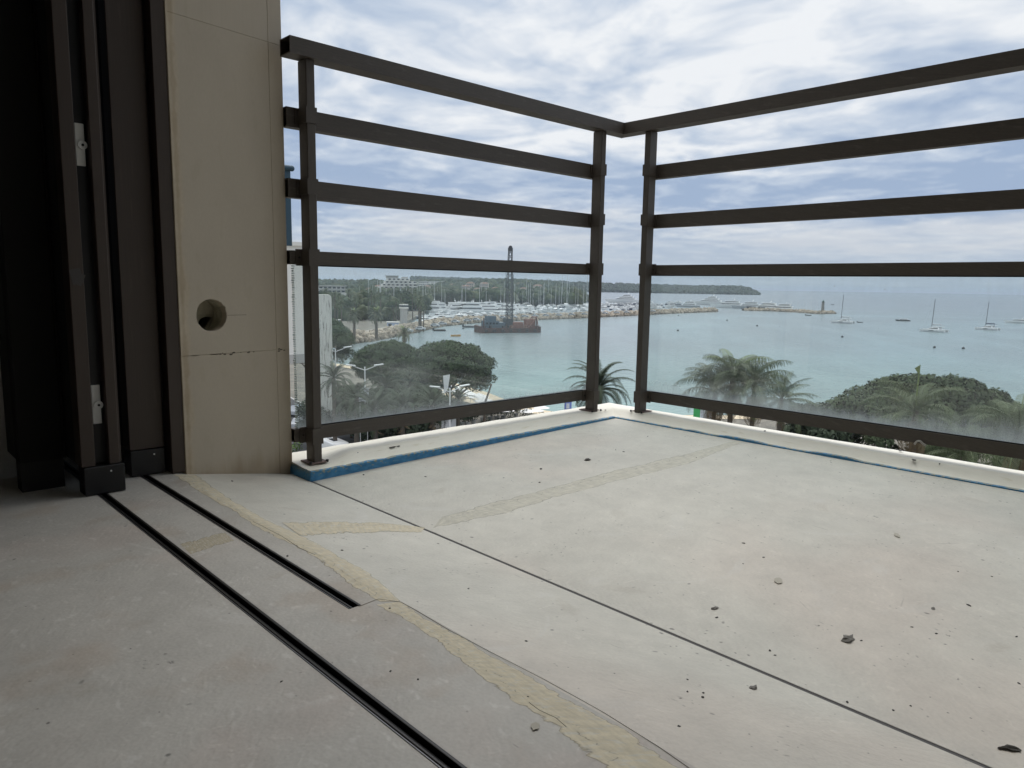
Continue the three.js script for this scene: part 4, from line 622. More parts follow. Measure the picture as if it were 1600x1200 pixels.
{ // big evergreen behind the palms on the right
  const c = at(1440, 690, 68), t = thing('evergreen_tree', 'broad dark evergreen tree with a rounded top, low on the right', 'tree', V(c.x, LAND, c.z)), limbs = [], H = at(1440, 580, 68).y - LAND;
  const across = camR.clone().setY(0).normalize(), deep = dirOf(1440);
  const crown = leafCrown({ clumps: 260, leaves: 330 }, (f) => { const a = f * 6.283 * 81.3, r = Math.sqrt(rnd()), e = Math.sqrt(Math.max(0, 1 - r * r)), k = rnd(); const y = lerp(2.2, (H - 1.2) * (0.36 + 0.64 * e), k < 0.65 ? 1 : rnd()); const p = across.clone().multiplyScalar(Math.cos(a) * r * 11.2).addScaledVector(deep, Math.sin(a) * r * 6.5); p.y = y; if (Math.floor(f * 260) % 21 === 0) limbs.push(p.clone()); return [p, rr(0.75, 1.35), 0.9]; }, 0.2, 430);
  mesh('crown', crown, mat([0.05, 0.072, 0.03], 0.85), t); mesh('trunk', trunkTree(5, 0.4, limbs, 432), barkMat, t);
  // and its neighbour out of the frame's right edge, lower
  const c2 = at(1660, 740, 60), t2 = thing('evergreen_tree', 'lower evergreen tree at the right edge behind the palms', 'tree', V(c2.x, LAND, c2.z)), l2 = [];
  const H2 = at(1640, 640, 60).y - LAND;
  mesh('crown', leafCrown({ clumps: 100, leaves: 300 }, (f) => { const a = f * 6.283 * 31.7, r = Math.sqrt(rnd()), e = Math.sqrt(1 - r * r); const p = V(Math.cos(a) * r * 6, lerp(2, (H2 - 1) * (0.4 + 0.6 * e), rnd() < 0.6 ? 1 : rnd()), Math.sin(a) * r * 5); if (Math.floor(f * 80) % 15 === 0) l2.push(p.clone()); return [p, rr(0.75, 1.3), 0.9]; }, 0.2, 440), leafDark, t2); mesh('trunk', trunkTree(4, 0.3, l2, 442), barkMat, t2);
}
{
  const place = (t, px, py, d, turn) => { const p = at(px, py, d); t.position.set(p.x, LAND, p.z); t.rotation.y = turn; };
  const top = (px, py, d) => at(px, py, d).y - LAND;
  const a = umbrellaPine('umbrella pine with the widest dome, its right edge over the water', 13.2, 6.8, 5.8, 450); place(a, 702, 585, 104, 0.3);
  const b = umbrellaPine('umbrella pine joined to the left of the widest pine', 10.5, 6.6, 5.8, 453); place(b, 606, 585, 108, 1.0);
  const c = umbrellaPine('umbrella pine beside the left post, partly hidden by it', 12.5, 8.0, 7.6, 456); place(c, 492, 565, 118, 2.0);
  { // dense bush filling the gap between the feather palm and the big tree
    const c3 = at(1268, 668, 62), t3 = thing('evergreen_bush', 'rounded evergreen bush between the small feather palm and the big tree', 'bush', V(c3.x, LAND, c3.z)), l3 = [], H3 = at(1268, 628, 62).y - LAND;
    mesh('crown', leafCrown({ clumps: 46, leaves: 300 }, (f) => { const q = f * 6.283 * 13.3, r = Math.sqrt(rnd()), e = Math.sqrt(1 - r * r), p = V(Math.cos(q) * r * 3.6, lerp(1, (H3 - 0.8) * (0.5 + 0.5 * e), rnd() < 0.6 ? 1 : rnd()), Math.sin(q) * r * 3.2); if (Math.floor(f * 46) % 11 === 0) l3.push(p.clone()); return [p, rr(0.7, 1.1), 0.9]; }, 0.19, 445), leafDark, t3); mesh('trunk', trunkTree(3, 0.25, l3, 446), barkMat, t3);
  }
  // leaning bare stem at the right of the wide pine
  const q = at(768, 600, 100), q2 = at(757, 632, 100); tag(mesh('bare_trunk', [rod(q2.clone().add(V(0, -5, 0)), q2, 0.2, 0.17, 7), rod(q2, q, 0.17, 0.1, 7)], barkMat), 'thin leaning bare trunk under the right edge of the widest pine', 'tree trunk');
}
{ // palms seen through the left pane
  const h = (p) => p.y - LAND, G1 = at(553, 492, 262), F = palm('date_palm', 'tall palm on the rocky shore, left one of a pair', DATE, 46, h(G1), leafGrey, 461, { skirt: 6, r: 0.34, bright: 6 });
  F.position.copy(G1); F.scale.setScalar(1.45); F.children[0].scale.set(1, 1 / 1.45, 1);
  const G2 = at(588, 491, 262); copy(F, G2, 1.3, 1.45, 'tall palm on the rocky shore, right one of a pair');
  const G3 = at(632, 520, 190); copy(F, G3, 2.5, 1.05, 'single low palm by the root of the breakwater'); 
  const low = palm('street_palm', 'dark palm over the street behind the dusty left pane', DATE, 30, 9, leafDark, 465, { skirt: 4, r: 0.24 }), spots = [[522, 590, 84], [556, 622, 74], [602, 604, 82], [640, 600, 90], [676, 632, 78], [585, 640, 70], [716, 626, 84], [630, 636, 70]];
  spots.forEach(([px, py, d], i) => { const p = at(px, py, d), o = i ? copy(low, p, i * 1.7, rr(0.85, 1.1)) : low; o.position.copy(p); o.userData.group = 'street palms behind the left pane'; });
  const st = thing('street_tree', 'dark leafy street tree in the mass behind the left pane', 'tree'), sl = [];
  mesh('crown', leafCrown({ clumps: 46, leaves: 260 }, (f) => { const a = f * 6.283 * 17.3, r = Math.sqrt(rnd()), e = Math.sqrt(1 - r * r), p = V(Math.cos(a) * r * 3.4, 3.2 + 5.2 * (0.2 + 0.75 * e) * (rnd() < 0.7 ? 1 : rnd()), Math.sin(a) * r * 3.4); if (Math.floor(f * 46) % 9 === 0) sl.push(p.clone()); return [p, rr(0.7, 1.2), 0.9]; }, 0.2, 472), leafDark, st); mesh('trunk', trunkTree(4, 0.2, sl, 473), barkMat, st); st.userData.group = 'street trees behind the left pane';
  const stl = ['leafy street tree nearest the left railing post', 'leafy street tree under the left umbrella pine', 'leafy street tree beside the left street lamp', 'leafy street tree right of the grey sign panel', 'leafy street tree between the two umbrella pines', 'leafy street tree under the widest umbrella pine', 'low leafy tree right of the left lamp pole', 'low leafy tree above the lower left rail'];
  [[515, 620, 92], [548, 600, 96], [580, 612, 88], [612, 622, 94], [642, 608, 98], [668, 612, 92], [600, 640, 82], [632, 640, 80]].forEach(([px, py, d], i) => { const p = at(px, py, d), o = i ? copy(st) : st; o.userData.label = stl[i]; o.position.set(p.x, LAND, p.z); o.rotation.y = i * 1.9; o.scale.set(rr(0.85, 1.1), rr(0.75, 1.05), rr(0.85, 1.1)); });
  const far = thing('grove_palm', 'palm standing in the far grove behind the rocky shore', 'palm tree'); far.userData.group = 'palms of the far grove'; seed(470);
  const fr = []; for (let i = 0; i < 26; i++) { const g = DATE[Math.floor(i / 26 * 7)].clone(); g.rotateY(i * 2.4); fr.push(g); } mesh('crown', fr, leafOlive, far); mesh('trunk', palmTrunk(12, 0.26, 471), palmBark, far);
  for (let i = 0; i < 44; i++) { const px = rr(500, 662), d = rr(330, 640), p = polar(px, d, LAND + rr(8, 14.5)); const o = i ? copy(far, p, rr(0, 6), rr(1.0, 1.35)) : far; o.position.copy(p); }
  const fp = thing('grove_pine', 'round pine crown standing in the far grove behind the marina', 'pine tree'); fp.userData.group = 'pines of the far grove';
  mesh('crown', leafCrown({ clumps: 22, leaves: 60 }, (f) => { const a = f * 6.283 * 7.7, r = Math.sqrt(rnd()) * 3.6; return [V(Math.cos(a) * r, 7.5 + 2.4 * Math.sqrt(Math.max(0, 1 - r * r / 16)), Math.sin(a) * r), rr(1.1, 1.8), 0.8]; }, 0.5, 480), pineMat, fp); mesh('trunk', [rod(V(0, -1, 0), V(0, 8, 0), 0.35, 0.22, 7)], barkMat, fp);
  seed(481); for (let i = 0; i < 42; i++) { const px = rr(500, 860), d = px < 640 ? rr(380, 680) : rr(690, 800), p = polar(px, d, LAND); const o = i ? copy(fp, p, rr(0, 6), rr(0.8, 1.35)) : fp; o.position.copy(p); }
}

// ------------------------------------------------------------------ buildings beyond
const plaster = mat([0.78, 0.76, 0.71], 0.85), plasterWarm = mat([0.55, 0.49, 0.43], 0.9), winDark = mat([0.035, 0.045, 0.055], 0.25), tileRoof = mat([0.23, 0.15, 0.115], 0.9), concrete = mat([0.45, 0.44, 0.42], 0.9);
const faceViewer = (p) => Math.atan2(EYE.x - p.x, EYE.z - p.z);
{ // white terraced hotel
  const p = polar(622, 860, 0); p.y = hillY(622, 860) - 1; const t = thing('terraced_hotel', 'big white terraced building rising above the trees behind the marina', 'building', p, faceViewer(p) + 0.2);
  const base = at(622, 465, 860).y - p.y, fl = 3.25, W = 47;
  mesh('wall', box(W, base, 16, 0, base / 2, -8), plaster, t);
  for (let k = 0; k < 7; k++) {
    const y = base + k * fl, x0 = -W / 2 + Math.max(0, k - 2) * 3.3 - 1, x1 = W / 2 - (k > 5 ? 9 : 0), w = x1 - x0, cx = (x0 + x1) / 2, dz = -k * 0.5;
    mesh('storey', box(w - 2, fl - 0.3, 13, cx, y + fl / 2, -9 + dz), mat([0.66, 0.645, 0.61], 0.9), t);
    mesh('balcony', [box(w, 0.32, 15, cx, y, -8 + dz), box(w, 0.85, 0.2, cx, y + 0.5, -0.6 + dz)], plaster, t);
    const n = Math.floor(w / 5); for (let i = 0; i < n; i++) { const x = x0 + (i + 0.5) * w / n; mesh('window', box(2.5, 1.4, 0.3, x, y + 1.95, -2.45 + dz), winDark, t); mesh('partition', box(0.35, fl - 0.4, 1.9, x + w / n / 2, y + fl / 2, -1.6 + dz), plaster, t); }
  }
  mesh('roof', [box(13, 2.6, 9, -5, base + 7 * fl + 1.3, -10), box(15, 0.4, 11, -5, base + 7 * fl + 2.7, -10), box(7, 1.6, 6, 10, base + 7 * fl + 0.8, -10)], concrete, t);
}
{ // long low white building at the left
  const p = polar(505, 700, LAND), t = thing('flat_roof_building', 'long low white building with flat roof behind the left trees', 'building', p, faceViewer(p)), y = at(505, 457, 700).y - LAND;
  mesh('wall', box(46, y, 14, -2, y / 2, -7), plaster, t); for (let k = 0; k < 2; k++) { mesh('storey', box(44, 2.9, 12, -2, y + 1.5 + k * 3.4, -7), plaster, t); mesh('roof', box(47, 0.5, 15, -2, y + 3.2 + k * 3.4, -7), concrete, t); for (let i = 0; i < 11; i++) mesh('window', box(2.9, 1.5, 0.3, -22 + i * 4, y + 1.5 + k * 3.4, -0.95), winDark, t); }
}
{ // houses on the hill: one with parts, then copies
  const h = thing('hill_villa', 'pale villa with tiled roof among the trees of the hill', 'house'); h.userData.group = 'villas on the wooded hill';
  mesh('wall', box(13, 8, 9, 0, 4, 0), plasterWarm, h);
  const P = []; const e = [V(-7.2, 8, 5.2), V(7.2, 8, 5.2), V(7.2, 8, -5.2), V(-7.2, 8, -5.2)], r = [V(-3.5, 10.2, 0), V(3.5, 10.2, 0)]; quad(P, e[0], e[1], r[1], r[0]); quad(P, e[2], e[3], r[0], r[1]); P.push(...e[1].toArray(), ...e[2].toArray(), ...r[1].toArray(), ...e[3].toArray(), ...e[0].toArray(), ...r[0].toArray());
  mesh('roof', fromTris(P), tileRoof, h); for (let k = 0; k < 2; k++) for (let i = 0; i < 4; i++) mesh('window', box(1.5, 1.7, 0.3, -4.7 + i * 3.1, 2.4 + k * 3.4, 4.5), winDark, h);
  const b = thing('hill_block', 'pale flat-roofed block among the trees of the hill', 'building'); b.userData.group = 'flat-roofed blocks on the wooded hill'; mesh('wall', box(20, 12, 11, 0, 6, 0), plaster, b); mesh('roof', box(21, 0.6, 12, 0, 12.2, 0), concrete, b); for (let k = 0; k < 3; k++) for (let i = 0; i < 5; i++) mesh('window', box(2.2, 1.6, 0.3, -7.6 + i * 3.8, 2.6 + k * 3.6, 5.5), winDark, b);
  const put = (o, px, row, d, first) => { const p = at(px, row, d), q = first ? o : copy(o); q.position.set(p.x, p.y - 4, p.z); q.rotation.y = faceViewer(p) + rr(-0.5, 0.5); q.scale.setScalar(rr(0.65, 1.0)); };
  seed(500); [[735, 446, 1150], [757, 447, 1100], [774, 452, 1000], [747, 454, 960], [785, 449, 1250], [706, 446, 1300], [592, 451, 1050], [580, 456, 900], [604, 458, 840], [667, 450, 1150], [818, 452, 1050], [840, 450, 1150], [790, 445, 1450], [728, 451, 1050], [812, 447, 1300]].forEach(([a, c, d], i) => put(h, a, c, d, !i));
  [[688, 443.5, 1350], [673, 444, 1300], [700, 443, 1500], [664, 446, 1200], [583, 451, 1250], [717, 444, 1500]].forEach(([a, c, d], i) => put(b, a, c, d, !i));
}
{ // white slab tower just right of the left post, and the neighbour's white wall and awning
  const p = at(500, 470, 88), t = thing('white_slab_wall', 'tall white rounded slab beside the left railing post, streaked with grey', 'wall', V(p.x, LAND, p.z), faceViewer(p)), h = at(500, 460.5, 88).y - LAND, s = new THREE.Shape();
  s.moveTo(-1.5, 0); s.lineTo(1.3, 0); s.lineTo(1.3, h - 0.4); s.absarc(0.9, h - 0.4, 0.4, 0, Math.PI / 2); s.lineTo(-1.5, h); s.closePath();
  mesh('slab', new THREE.ExtrudeGeometry(s, { depth: 0.5, bevelEnabled: true, bevelSize: 0.05, bevelThickness: 0.05, bevelSegments: 2 }), mat([1, 1, 1], 0.85, { map: (() => { const m = tex(256, 256, (x, y, o) => { const a = fbm(x / 8, y / 90, 4), d = smoothstep(fbm(x / 14 + 4, y / 60, 4), 0.12, 0.4); for (let i = 0; i < 3; i++) o[i] = [214, 212, 204][i] + a * 10 - d * 70; }, { srgb: true, repeat: true }); m.repeat.set(0.3, 0.12); return m; })() }), t);
}
{
  const z = -9, d0 = at(452, 460, 1), k = (px, py) => { const d = ray(px, py); return EYE.clone().addScaledVector(d, (z - EYE.z) / d.z); };
  const a = k(440, 383), b = k(487, 383), y1 = a.y, y0 = k(470, 553).y, t = thing('neighbour_wall', 'white rendered end wall of the neighbouring terrace behind the left post', 'wall', V(a.x, 0, z));
  mesh('wall', box(b.x - a.x, y1 - y0, 0.25, (b.x - a.x) / 2, (y0 + y1) / 2, -0.125), plaster, t); mesh('coping', box(b.x - a.x + 0.06, 0.05, 0.31, (b.x - a.x) / 2, y1 + 0.025, -0.125), plaster, t);
  mesh('base', box(b.x - a.x + 0.05, 0.12, 0.3, (b.x - a.x) / 2, y0 - 0.06, -0.125), concrete, t);
  const z2 = -8.6, k2 = (px, py) => { const d = ray(px, py); return EYE.clone().addScaledVector(d, (z2 - EYE.z) / d.z); }, q0 = k2(441, 262), q1 = k2(452, 262), top = q0.y, bot = k2(450, 384).y, teal = mat([0.018, 0.05, 0.075], 0.6);
  const aw = thing('folded_screen', 'dark teal folded screen with a round-ended top bar above the white neighbour wall', 'screen', V(q0.x, 0, z2));
  mesh('screen', box(q1.x - q0.x, top - bot, 0.05, (q1.x - q0.x) / 2, (top + bot) / 2, 0), teal, aw);
  mesh('top_bar', [rod(V(-0.2, top + 0.0, 0.03), V(q1.x - q0.x + 0.015, top, 0.03), 0.034, 0.034, 14), new THREE.SphereGeometry(0.036, 16, 12).translate(q1.x - q0.x + 0.015, top, 0.03)], teal, aw);
}

// ------------------------------------------------------------------ boats
const gel = mat([0.82, 0.82, 0.81], 0.35), gelGrey = mat([0.42, 0.44, 0.46], 0.4), glassDark = mat([0.02, 0.026, 0.034], 0.15), navy = mat([0.03, 0.045, 0.085], 0.4), mastMat = mat([0.55, 0.55, 0.55], 0.4), mastDark = mat([0.13, 0.13, 0.14], 0.5), teak = mat([0.28, 0.19, 0.11], 0.8), hullDark = mat([0.03, 0.035, 0.04], 0.45), whiteHull = gel;
// hull along +X (bow), waterline at y = 0
function hull(L, B, H, o = {}) {
  const { rake = 0.1, sheer = 0.25, stern = 0.85, fine = 1.8 } = o, n = 16;
  return grid(12, n, (u, v) => { const x = lerp(-L / 2, L / 2, v), e = v < 0.4 ? lerp(stern, 1, v / 0.4) : 1 - Math.pow((v - 0.4) / 0.6, fine), top = H * (1 + sheer * v * v), s = u * 2 - 1, a = Math.abs(s), k = Math.pow(a, 0.45); return V(x + (v > 0.7 ? (v - 0.7) / 0.3 * rake * L * (a - 0.4) : 0), lerp(-0.35 * H, top, Math.pow(a, 1.5)), Math.sign(s) * B / 2 * e * Math.min(1, k * 1.02)); });
}
const deckOf = (L, B, H, o = {}) => { const { sheer = 0.25, stern = 0.85, fine = 1.8, rake = 0.1 } = o; return grid(2, 16, (u, v) => { const e = v < 0.4 ? lerp(stern, 1, v / 0.4) : 1 - Math.pow((v - 0.4) / 0.6, fine); return V(lerp(-L / 2, L / 2, v) + (v > 0.7 ? (v - 0.7) / 0.3 * rake * L * 0.6 : 0), H * (1 + sheer * v * v) - 0.04 * H, (u * 2 - 1) * B / 2 * e * 0.99); }); };
const transom = (L, B, H, stern = 0.85) => box(0.05 * L / 10, H * 1.2, B * stern * 0.97, -L / 2 + 0.02, H * 0.38, 0);
function cabinGeo(x0, x1, y0, y1, w, f = 0.25, r = 0.12) { const d = x1 - x0, P = []; const a = [V(x0, y0, -w / 2), V(x1, y0, -w / 2 * 0.85), V(x1, y0, w / 2 * 0.85), V(x0, y0, w / 2)], b = [V(x0 + d * r, y1, -w * 0.44), V(x1 - d * f, y1, -w * 0.38), V(x1 - d * f, y1, w * 0.38), V(x0 + d * r, y1, w * 0.44)]; for (let i = 0; i < 4; i++) quad(P, a[i], a[(i + 1) % 4], b[(i + 1) % 4], b[i]); quad(P, b[0], b[1], b[2], b[3]); return fromTris(P); }
const bandGeo = (x0, x1, y0, y1, w, f, r) => cabinGeo(x0 - 0.03, x1 + 0.04, y0, y1, w * 1.02, f, r);
function motorYacht(name, label, group, L, decks, hm = gel) {
  const t = thing(name, label, 'motor yacht'); if (group) t.userData.group = group; const B = L * 0.23, H = L * 0.085;
  mesh('hull', [hull(L, B, H), transom(L, B, H)], hm, t); mesh('deck', deckOf(L, B, H), gel, t);
  let y = H * 0.98; const dh = Math.min(2.3, L * 0.085);
  for (let k = 0; k < decks; k++) { const x0 = -L * (0.34 - k * 0.07), x1 = L * (0.30 - k * 0.12), w = B * (0.78 - k * 0.12); mesh('cabin', [cabinGeo(x0, x1, y, y + dh, w, 0.28, 0.02), box((x1 - x0) * 0.92, 0.12, w * 1.06, (x0 + x1) / 2 - (x1 - x0) * 0.06, y + dh, 0)], gel, t); mesh('window', bandGeo(x0 + 0.1 * (x1 - x0), x1 - 0.09 * (x1 - x0), y + dh * 0.42, y + dh * 0.78, w * 0.97, 0.13, 0.0), glassDark, t); y += dh + 0.08; }
  mesh('radar_mast', [rod(V(-L * 0.1, y, 0), V(-L * 0.13, y + L * 0.09, 0), 0.12, 0.05), box(0.15, 0.12, L * 0.05, -L * 0.12, y + L * 0.05, 0), new THREE.SphereGeometry(L * 0.014, 10, 8).translate(-L * 0.12, y + L * 0.035, L * 0.02)], gel, t);
  return t;
}
function catamaran(label, L, coverMat) {
  const t = thing('catamaran', label, 'catamaran'); t.userData.group = 'catamarans anchored in the bay'; const B = L * 0.53, H = L * 0.09;
  for (const s of [-1, 1]) { mesh('hull', [hull(L, L * 0.13, H, { fine: 2.4, sheer: 0.1, rake: 0.02 }), transom(L, L * 0.13, H)].map((g) => g.translate(0, 0, s * (B / 2 - L * 0.065))), gel, t); mesh('hull_window', box(L * 0.2, H * 0.22, 0.04, L * 0.02, H * 0.66, s * (B / 2 + 0.004)), glassDark, t); mesh('waterline', box(L * 0.93, H * 0.14, L * 0.125, -L * 0.01, H * 0.03, s * (B / 2 - L * 0.065)), navy, t); }
  mesh('deck', [box(L * 0.62, H * 0.4, B * 0.8, -L * 0.1, H * 0.95, 0), deckOf(L, L * 0.13, H, { fine: 2.4, sheer: 0.1 }).translate(0, 0, B / 2 - L * 0.065), deckOf(L, L * 0.13, H, { fine: 2.4, sheer: 0.1 }).translate(0, 0, -B / 2 + L * 0.065)], gel, t);
  mesh('cabin', [cabinGeo(-L * 0.26, L * 0.2, H * 1.1, H * 2.2, B * 0.72, 0.3, 0.02), box(L * 0.34, 0.1, B * 0.68, -L * 0.2, H * 2.32, 0)], gel, t); mesh('window', bandGeo(-L * 0.2, L * 0.165, H * 1.42, H * 1.95, B * 0.7, 0.2, 0), glassDark, t);
  mesh('bimini', [box(L * 0.24, 0.1, B * 0.55, -L * 0.22, H * 3.1, 0), ...[-1, 1].map((s) => rod(V(-L * 0.32, H * 1.2, s * B * 0.26), V(-L * 0.32, H * 3.1, s * B * 0.26), 0.04))], coverMat === navy ? navy : gelGrey, t);
  mesh('mast', rod(V(L * 0.1, H * 1.8, 0), V(L * 0.06, L * 1.36, 0), 0.2, 0.15, 8), mastDark, t);
  mesh('boom', rod(V(L * 0.08, H * 3.0, 0), V(-L * 0.28, H * 3.15, 0), 0.14, 0.14, 8), mastMat, t); mesh('sail_cover', new THREE.CapsuleGeometry(0.34, L * 0.33, 4, 8).rotateZ(Math.PI / 2).translate(-L * 0.1, H * 3.3, 0), coverMat, t);
  mesh('rigging', [rod(V(L * 0.1, L * 1.28, 0), V(L * 0.48, H * 1.05, 0), 0.025), rod(V(L * 0.1, L * 1.1, 0), V(0, H, B * 0.46), 0.02), rod(V(L * 0.1, L * 1.1, 0), V(0, H, -B * 0.46), 0.02)], mastMat, t);
  return t;
}
const put = (o, px, row, turn) => { const p = onSea(px, row); o.position.copy(p); o.rotation.y = faceViewer(p) + turn; return o; };
// turn 0: bow (local +X) points to the right of the picture
put(catamaran('catamaran anchored nearest the lighthouse, mast leaning, left of three', 14, gelGrey), 1317, 504.5, Math.PI - 0.3);
put(catamaran('nearest catamaran, white hull with grey sail cover, middle of three', 13.2, gelGrey), 1459, 518, Math.PI - 0.35);
put(catamaran('catamaran with a dark navy sail cover near the right edge', 12.2, navy), 1543, 515, Math.PI - 0.3);
put(motorYacht('anchored_yacht', 'white motor yacht cut by the right edge of the picture', null, 17, 1), 1592, 505, Math.PI);
{ const d = put(motorYacht('workboat', 'dark grey motor boat between two catamarans in the bay', null, 9.5, 1, hullDark), 1411, 501.5, Math.PI + 0.1);
  const t = thing('dinghy', 'black inflatable dinghy beside the catamaran near the lighthouse', 'dinghy'); mesh('tube', [new THREE.CapsuleGeometry(0.3, 3, 4, 8).rotateZ(Math.PI / 2).translate(0, 0.2, 0.7), new THREE.CapsuleGeometry(0.3, 3, 4, 8).rotateZ(Math.PI / 2).translate(0, 0.2, -0.7), box(2.8, 0.2, 1.2, 0, 0.1, 0)], hullDark, t); mesh('outboard', rbox(0.5, 0.8, 0.4, 0.08, -1.9, 0.5, 0), hullDark, t); put(t, 1344, 504, 0.1);
  const e = copy(t, null, 0, 1.3, 'small dark launch just off the end of the outer mole'); put(e, 1263, 493, 0.4);
  const f = copy(t, null, 0, 1.2, 'small dark launch near the horizon right of the lighthouse'); put(f, 1301, 476, 0.4);
  const g = copy(t, null, 0, 1.6, 'small moored punt by the rocky shore'); put(g, 687, 517, 0.1);
  const k = copy(t, null, 0, 1.7, 'small dark launch moored left of the crane barge'); put(k, 733, 511.5, 0.1);
  const y = thing('rowing_boat', 'little orange boat in front of the crane barge', 'boat'); mesh('hull', [hull(4.2, 1.6, 0.6), transom(4.2, 1.6, 0.6)], mat([0.62, 0.36, 0.14], 0.6), y); mesh('thwart', [box(0.3, 0.08, 1.4, 0, 0.5, 0), box(0.3, 0.08, 1.2, -1.2, 0.5, 0)], teak, y); put(y, 712, 525.5, 0.2);
}
{ const t = thing('mooring_buoy', 'small dark mooring buoy floating in the bay', 'buoy'); t.userData.group = 'mooring buoys in the bay'; mesh('float', new THREE.SphereGeometry(0.55, 12, 8).translate(0, 0.2, 0), hullDark, t); mesh('ring', new THREE.TorusGeometry(0.16, 0.04, 6, 12).translate(0, 0.85, 0), mastMat, t);
  [[1316, 527], [1460, 543.5], [1505, 545], [1136, 501], [1183, 509.5], [1059, 517], [1060, 493.5], [724, 514]].forEach(([px, py], i) => { const o = i ? copy(t, null, 0) : t; o.position.copy(onSea(px, py)); }); }
{ // crane barge
  const t = thing('crane_barge', 'rusty red work barge with a tall dark lattice crane, moored off the breakwater', 'crane barge'), p = onSea(793, 519); t.position.copy(p); t.rotation.y = faceViewer(p) + 0.32;
  const rust = mat([1, 1, 1], 0.9, { map: tex(256, 128, (x, y, o) => { const a = fbm(x / 18, y / 24, 5), d = smoothstep(fbm(x / 9, y / 40 + 6, 4), 0.1, 0.4); o[0] = 92 + a * 30 - d * 34; o[1] = 68 + a * 18 - d * 20; o[2] = 62 + a * 16 - d * 16; }, { srgb: true, repeat: true }) }), red = mat([0.24, 0.12, 0.09], 0.85), blue = mat([0.09, 0.125, 0.155], 0.7), dk = mat([0.06, 0.063, 0.067], 0.8);
  mesh('hull', [box(30, 2.6, 10, 0, 0.9, 0), box(1.2, 1.0, 10, -14.4, 2.6, 0), box(1.0, 0.8, 10, 14.5, 2.5, 0)], rust, t);
  mesh('fender', [-12, -8, -4, 0, 4, 8, 12].map((x) => new THREE.TorusGeometry(0.55, 0.22, 6, 12).translate(x, 1.0, 5.15)), dk, t);
  mesh('deckhouse', [box(7, 3.2, 6, -8.6, 3.8, 0), box(4.2, 2.3, 4.6, -8.6, 6.5, 0), box(3, 2.4, 4, -3.6, 3.4, 1)], blue, t); for (let i = 0; i < 4; i++) mesh('window', box(1.0, 0.9, 0.1, -11 + i * 1.6, 4.3, 3.05), glassDark, t);
  mesh('machinery', [box(5, 2.6, 5, 4.4, 3.5, 0), box(4.4, 4.0, 4.6, 11, 4.2, 0), box(2, 1.2, 3, 8, 2.8, 2)], red, t); mesh('container', box(3, 2.4, 2.4, -1.5, 3.4, -2.5), mat([0.42, 0.42, 0.4], 0.8), t);
  mesh('gantry', [rod(V(9, 2, 4), V(13.5, 7.2, 3), 0.25), rod(V(9, 2, -4), V(13.5, 7.2, -3), 0.25), rod(V(14.2, 2, 3.6), V(13.5, 7.2, 3), 0.22), rod(V(14.2, 2, -3.6), V(13.5, 7.2, -3), 0.22), rod(V(13.5, 7.2, -3.2), V(13.5, 7.2, 3.2), 0.25)], red, t);
  seed(555); const cl = []; for (let i = 0; i < 46; i++) cl.push(box(rr(0.3, 1.6), rr(0.4, 1.7), rr(0.3, 1.4), rr(-12, 13), 2.6 + rr(0, 0.4), rr(-4, 4.4), rr(0, 1.5))); mesh('deck_gear', cl.slice(0, 24), mat([0.11, 0.10, 0.095], 0.9), t); mesh('deck_gear', cl.slice(24), mat([0.26, 0.15, 0.11], 0.9), t);
  mesh('guard_rail', [4.8, -4.8].flatMap((z) => [rod(V(-14.5, 3.3, z), V(14.5, 3.3, z), 0.06, 0.06, 4), ...[...Array(13)].map((_, i) => rod(V(-14.5 + i * 2.4, 2.2, z), V(-14.5 + i * 2.4, 3.3, z), 0.05, 0.05, 4))]), dk, t);
  mesh('turret', [new THREE.CylinderGeometry(2, 2.2, 1.6, 16).translate(0.6, 3, 0), box(4, 2.8, 3.4, 0.2, 5, 0)], dk, t);
  const lat = (y0, y1, w0, w1, r, n) => { const g = [], q = (i, k) => { const f = i / n, w = lerp(w0, w1, f) / 2; return V(0.8 + [-1, 1, 1, -1][k] * w, lerp(y0, y1, f), [-1, -1, 1, 1][k] * w); }; for (let i = 0; i < n; i++) for (let k = 0; k < 4; k++) { g.push(rod(q(i, k), q(i + 1, k), r, r, 5), rod(q(i, k), q(i + 1, (k + 1) % 4), r * 0.6, r * 0.6, 4), rod(q(i, k), q(i, (k + 1) % 4), r * 0.6, r * 0.6, 4)); } return g; };
  mesh('crane_boom', [...lat(6, 27, 2.6, 2.3, 0.2, 10), ...lat(27, 38, 2.0, 1.3, 0.16, 5)], dk, t); mesh('boom_head', [box(1.9, 1.6, 1.6, 0.8, 38.6, 0), new THREE.CylinderGeometry(0.8, 0.8, 0.8, 14).rotateX(Math.PI / 2).translate(0.8, 39.6, 0)], dk, t);
  mesh('cable', [rod(V(1.9, 38.5, 0), V(2.3, 6, 0), 0.07, 0.07, 4), rod(V(-0.2, 38.5, 0), V(-3.2, 5, 0), 0.06, 0.06, 4)], dk, t);
  mesh('spud_post', [-13, 13].map((x) => rod(V(x, -1, 4.2), V(x, 7, 4.2), 0.3, 0.3, 8)), rust, t);
}
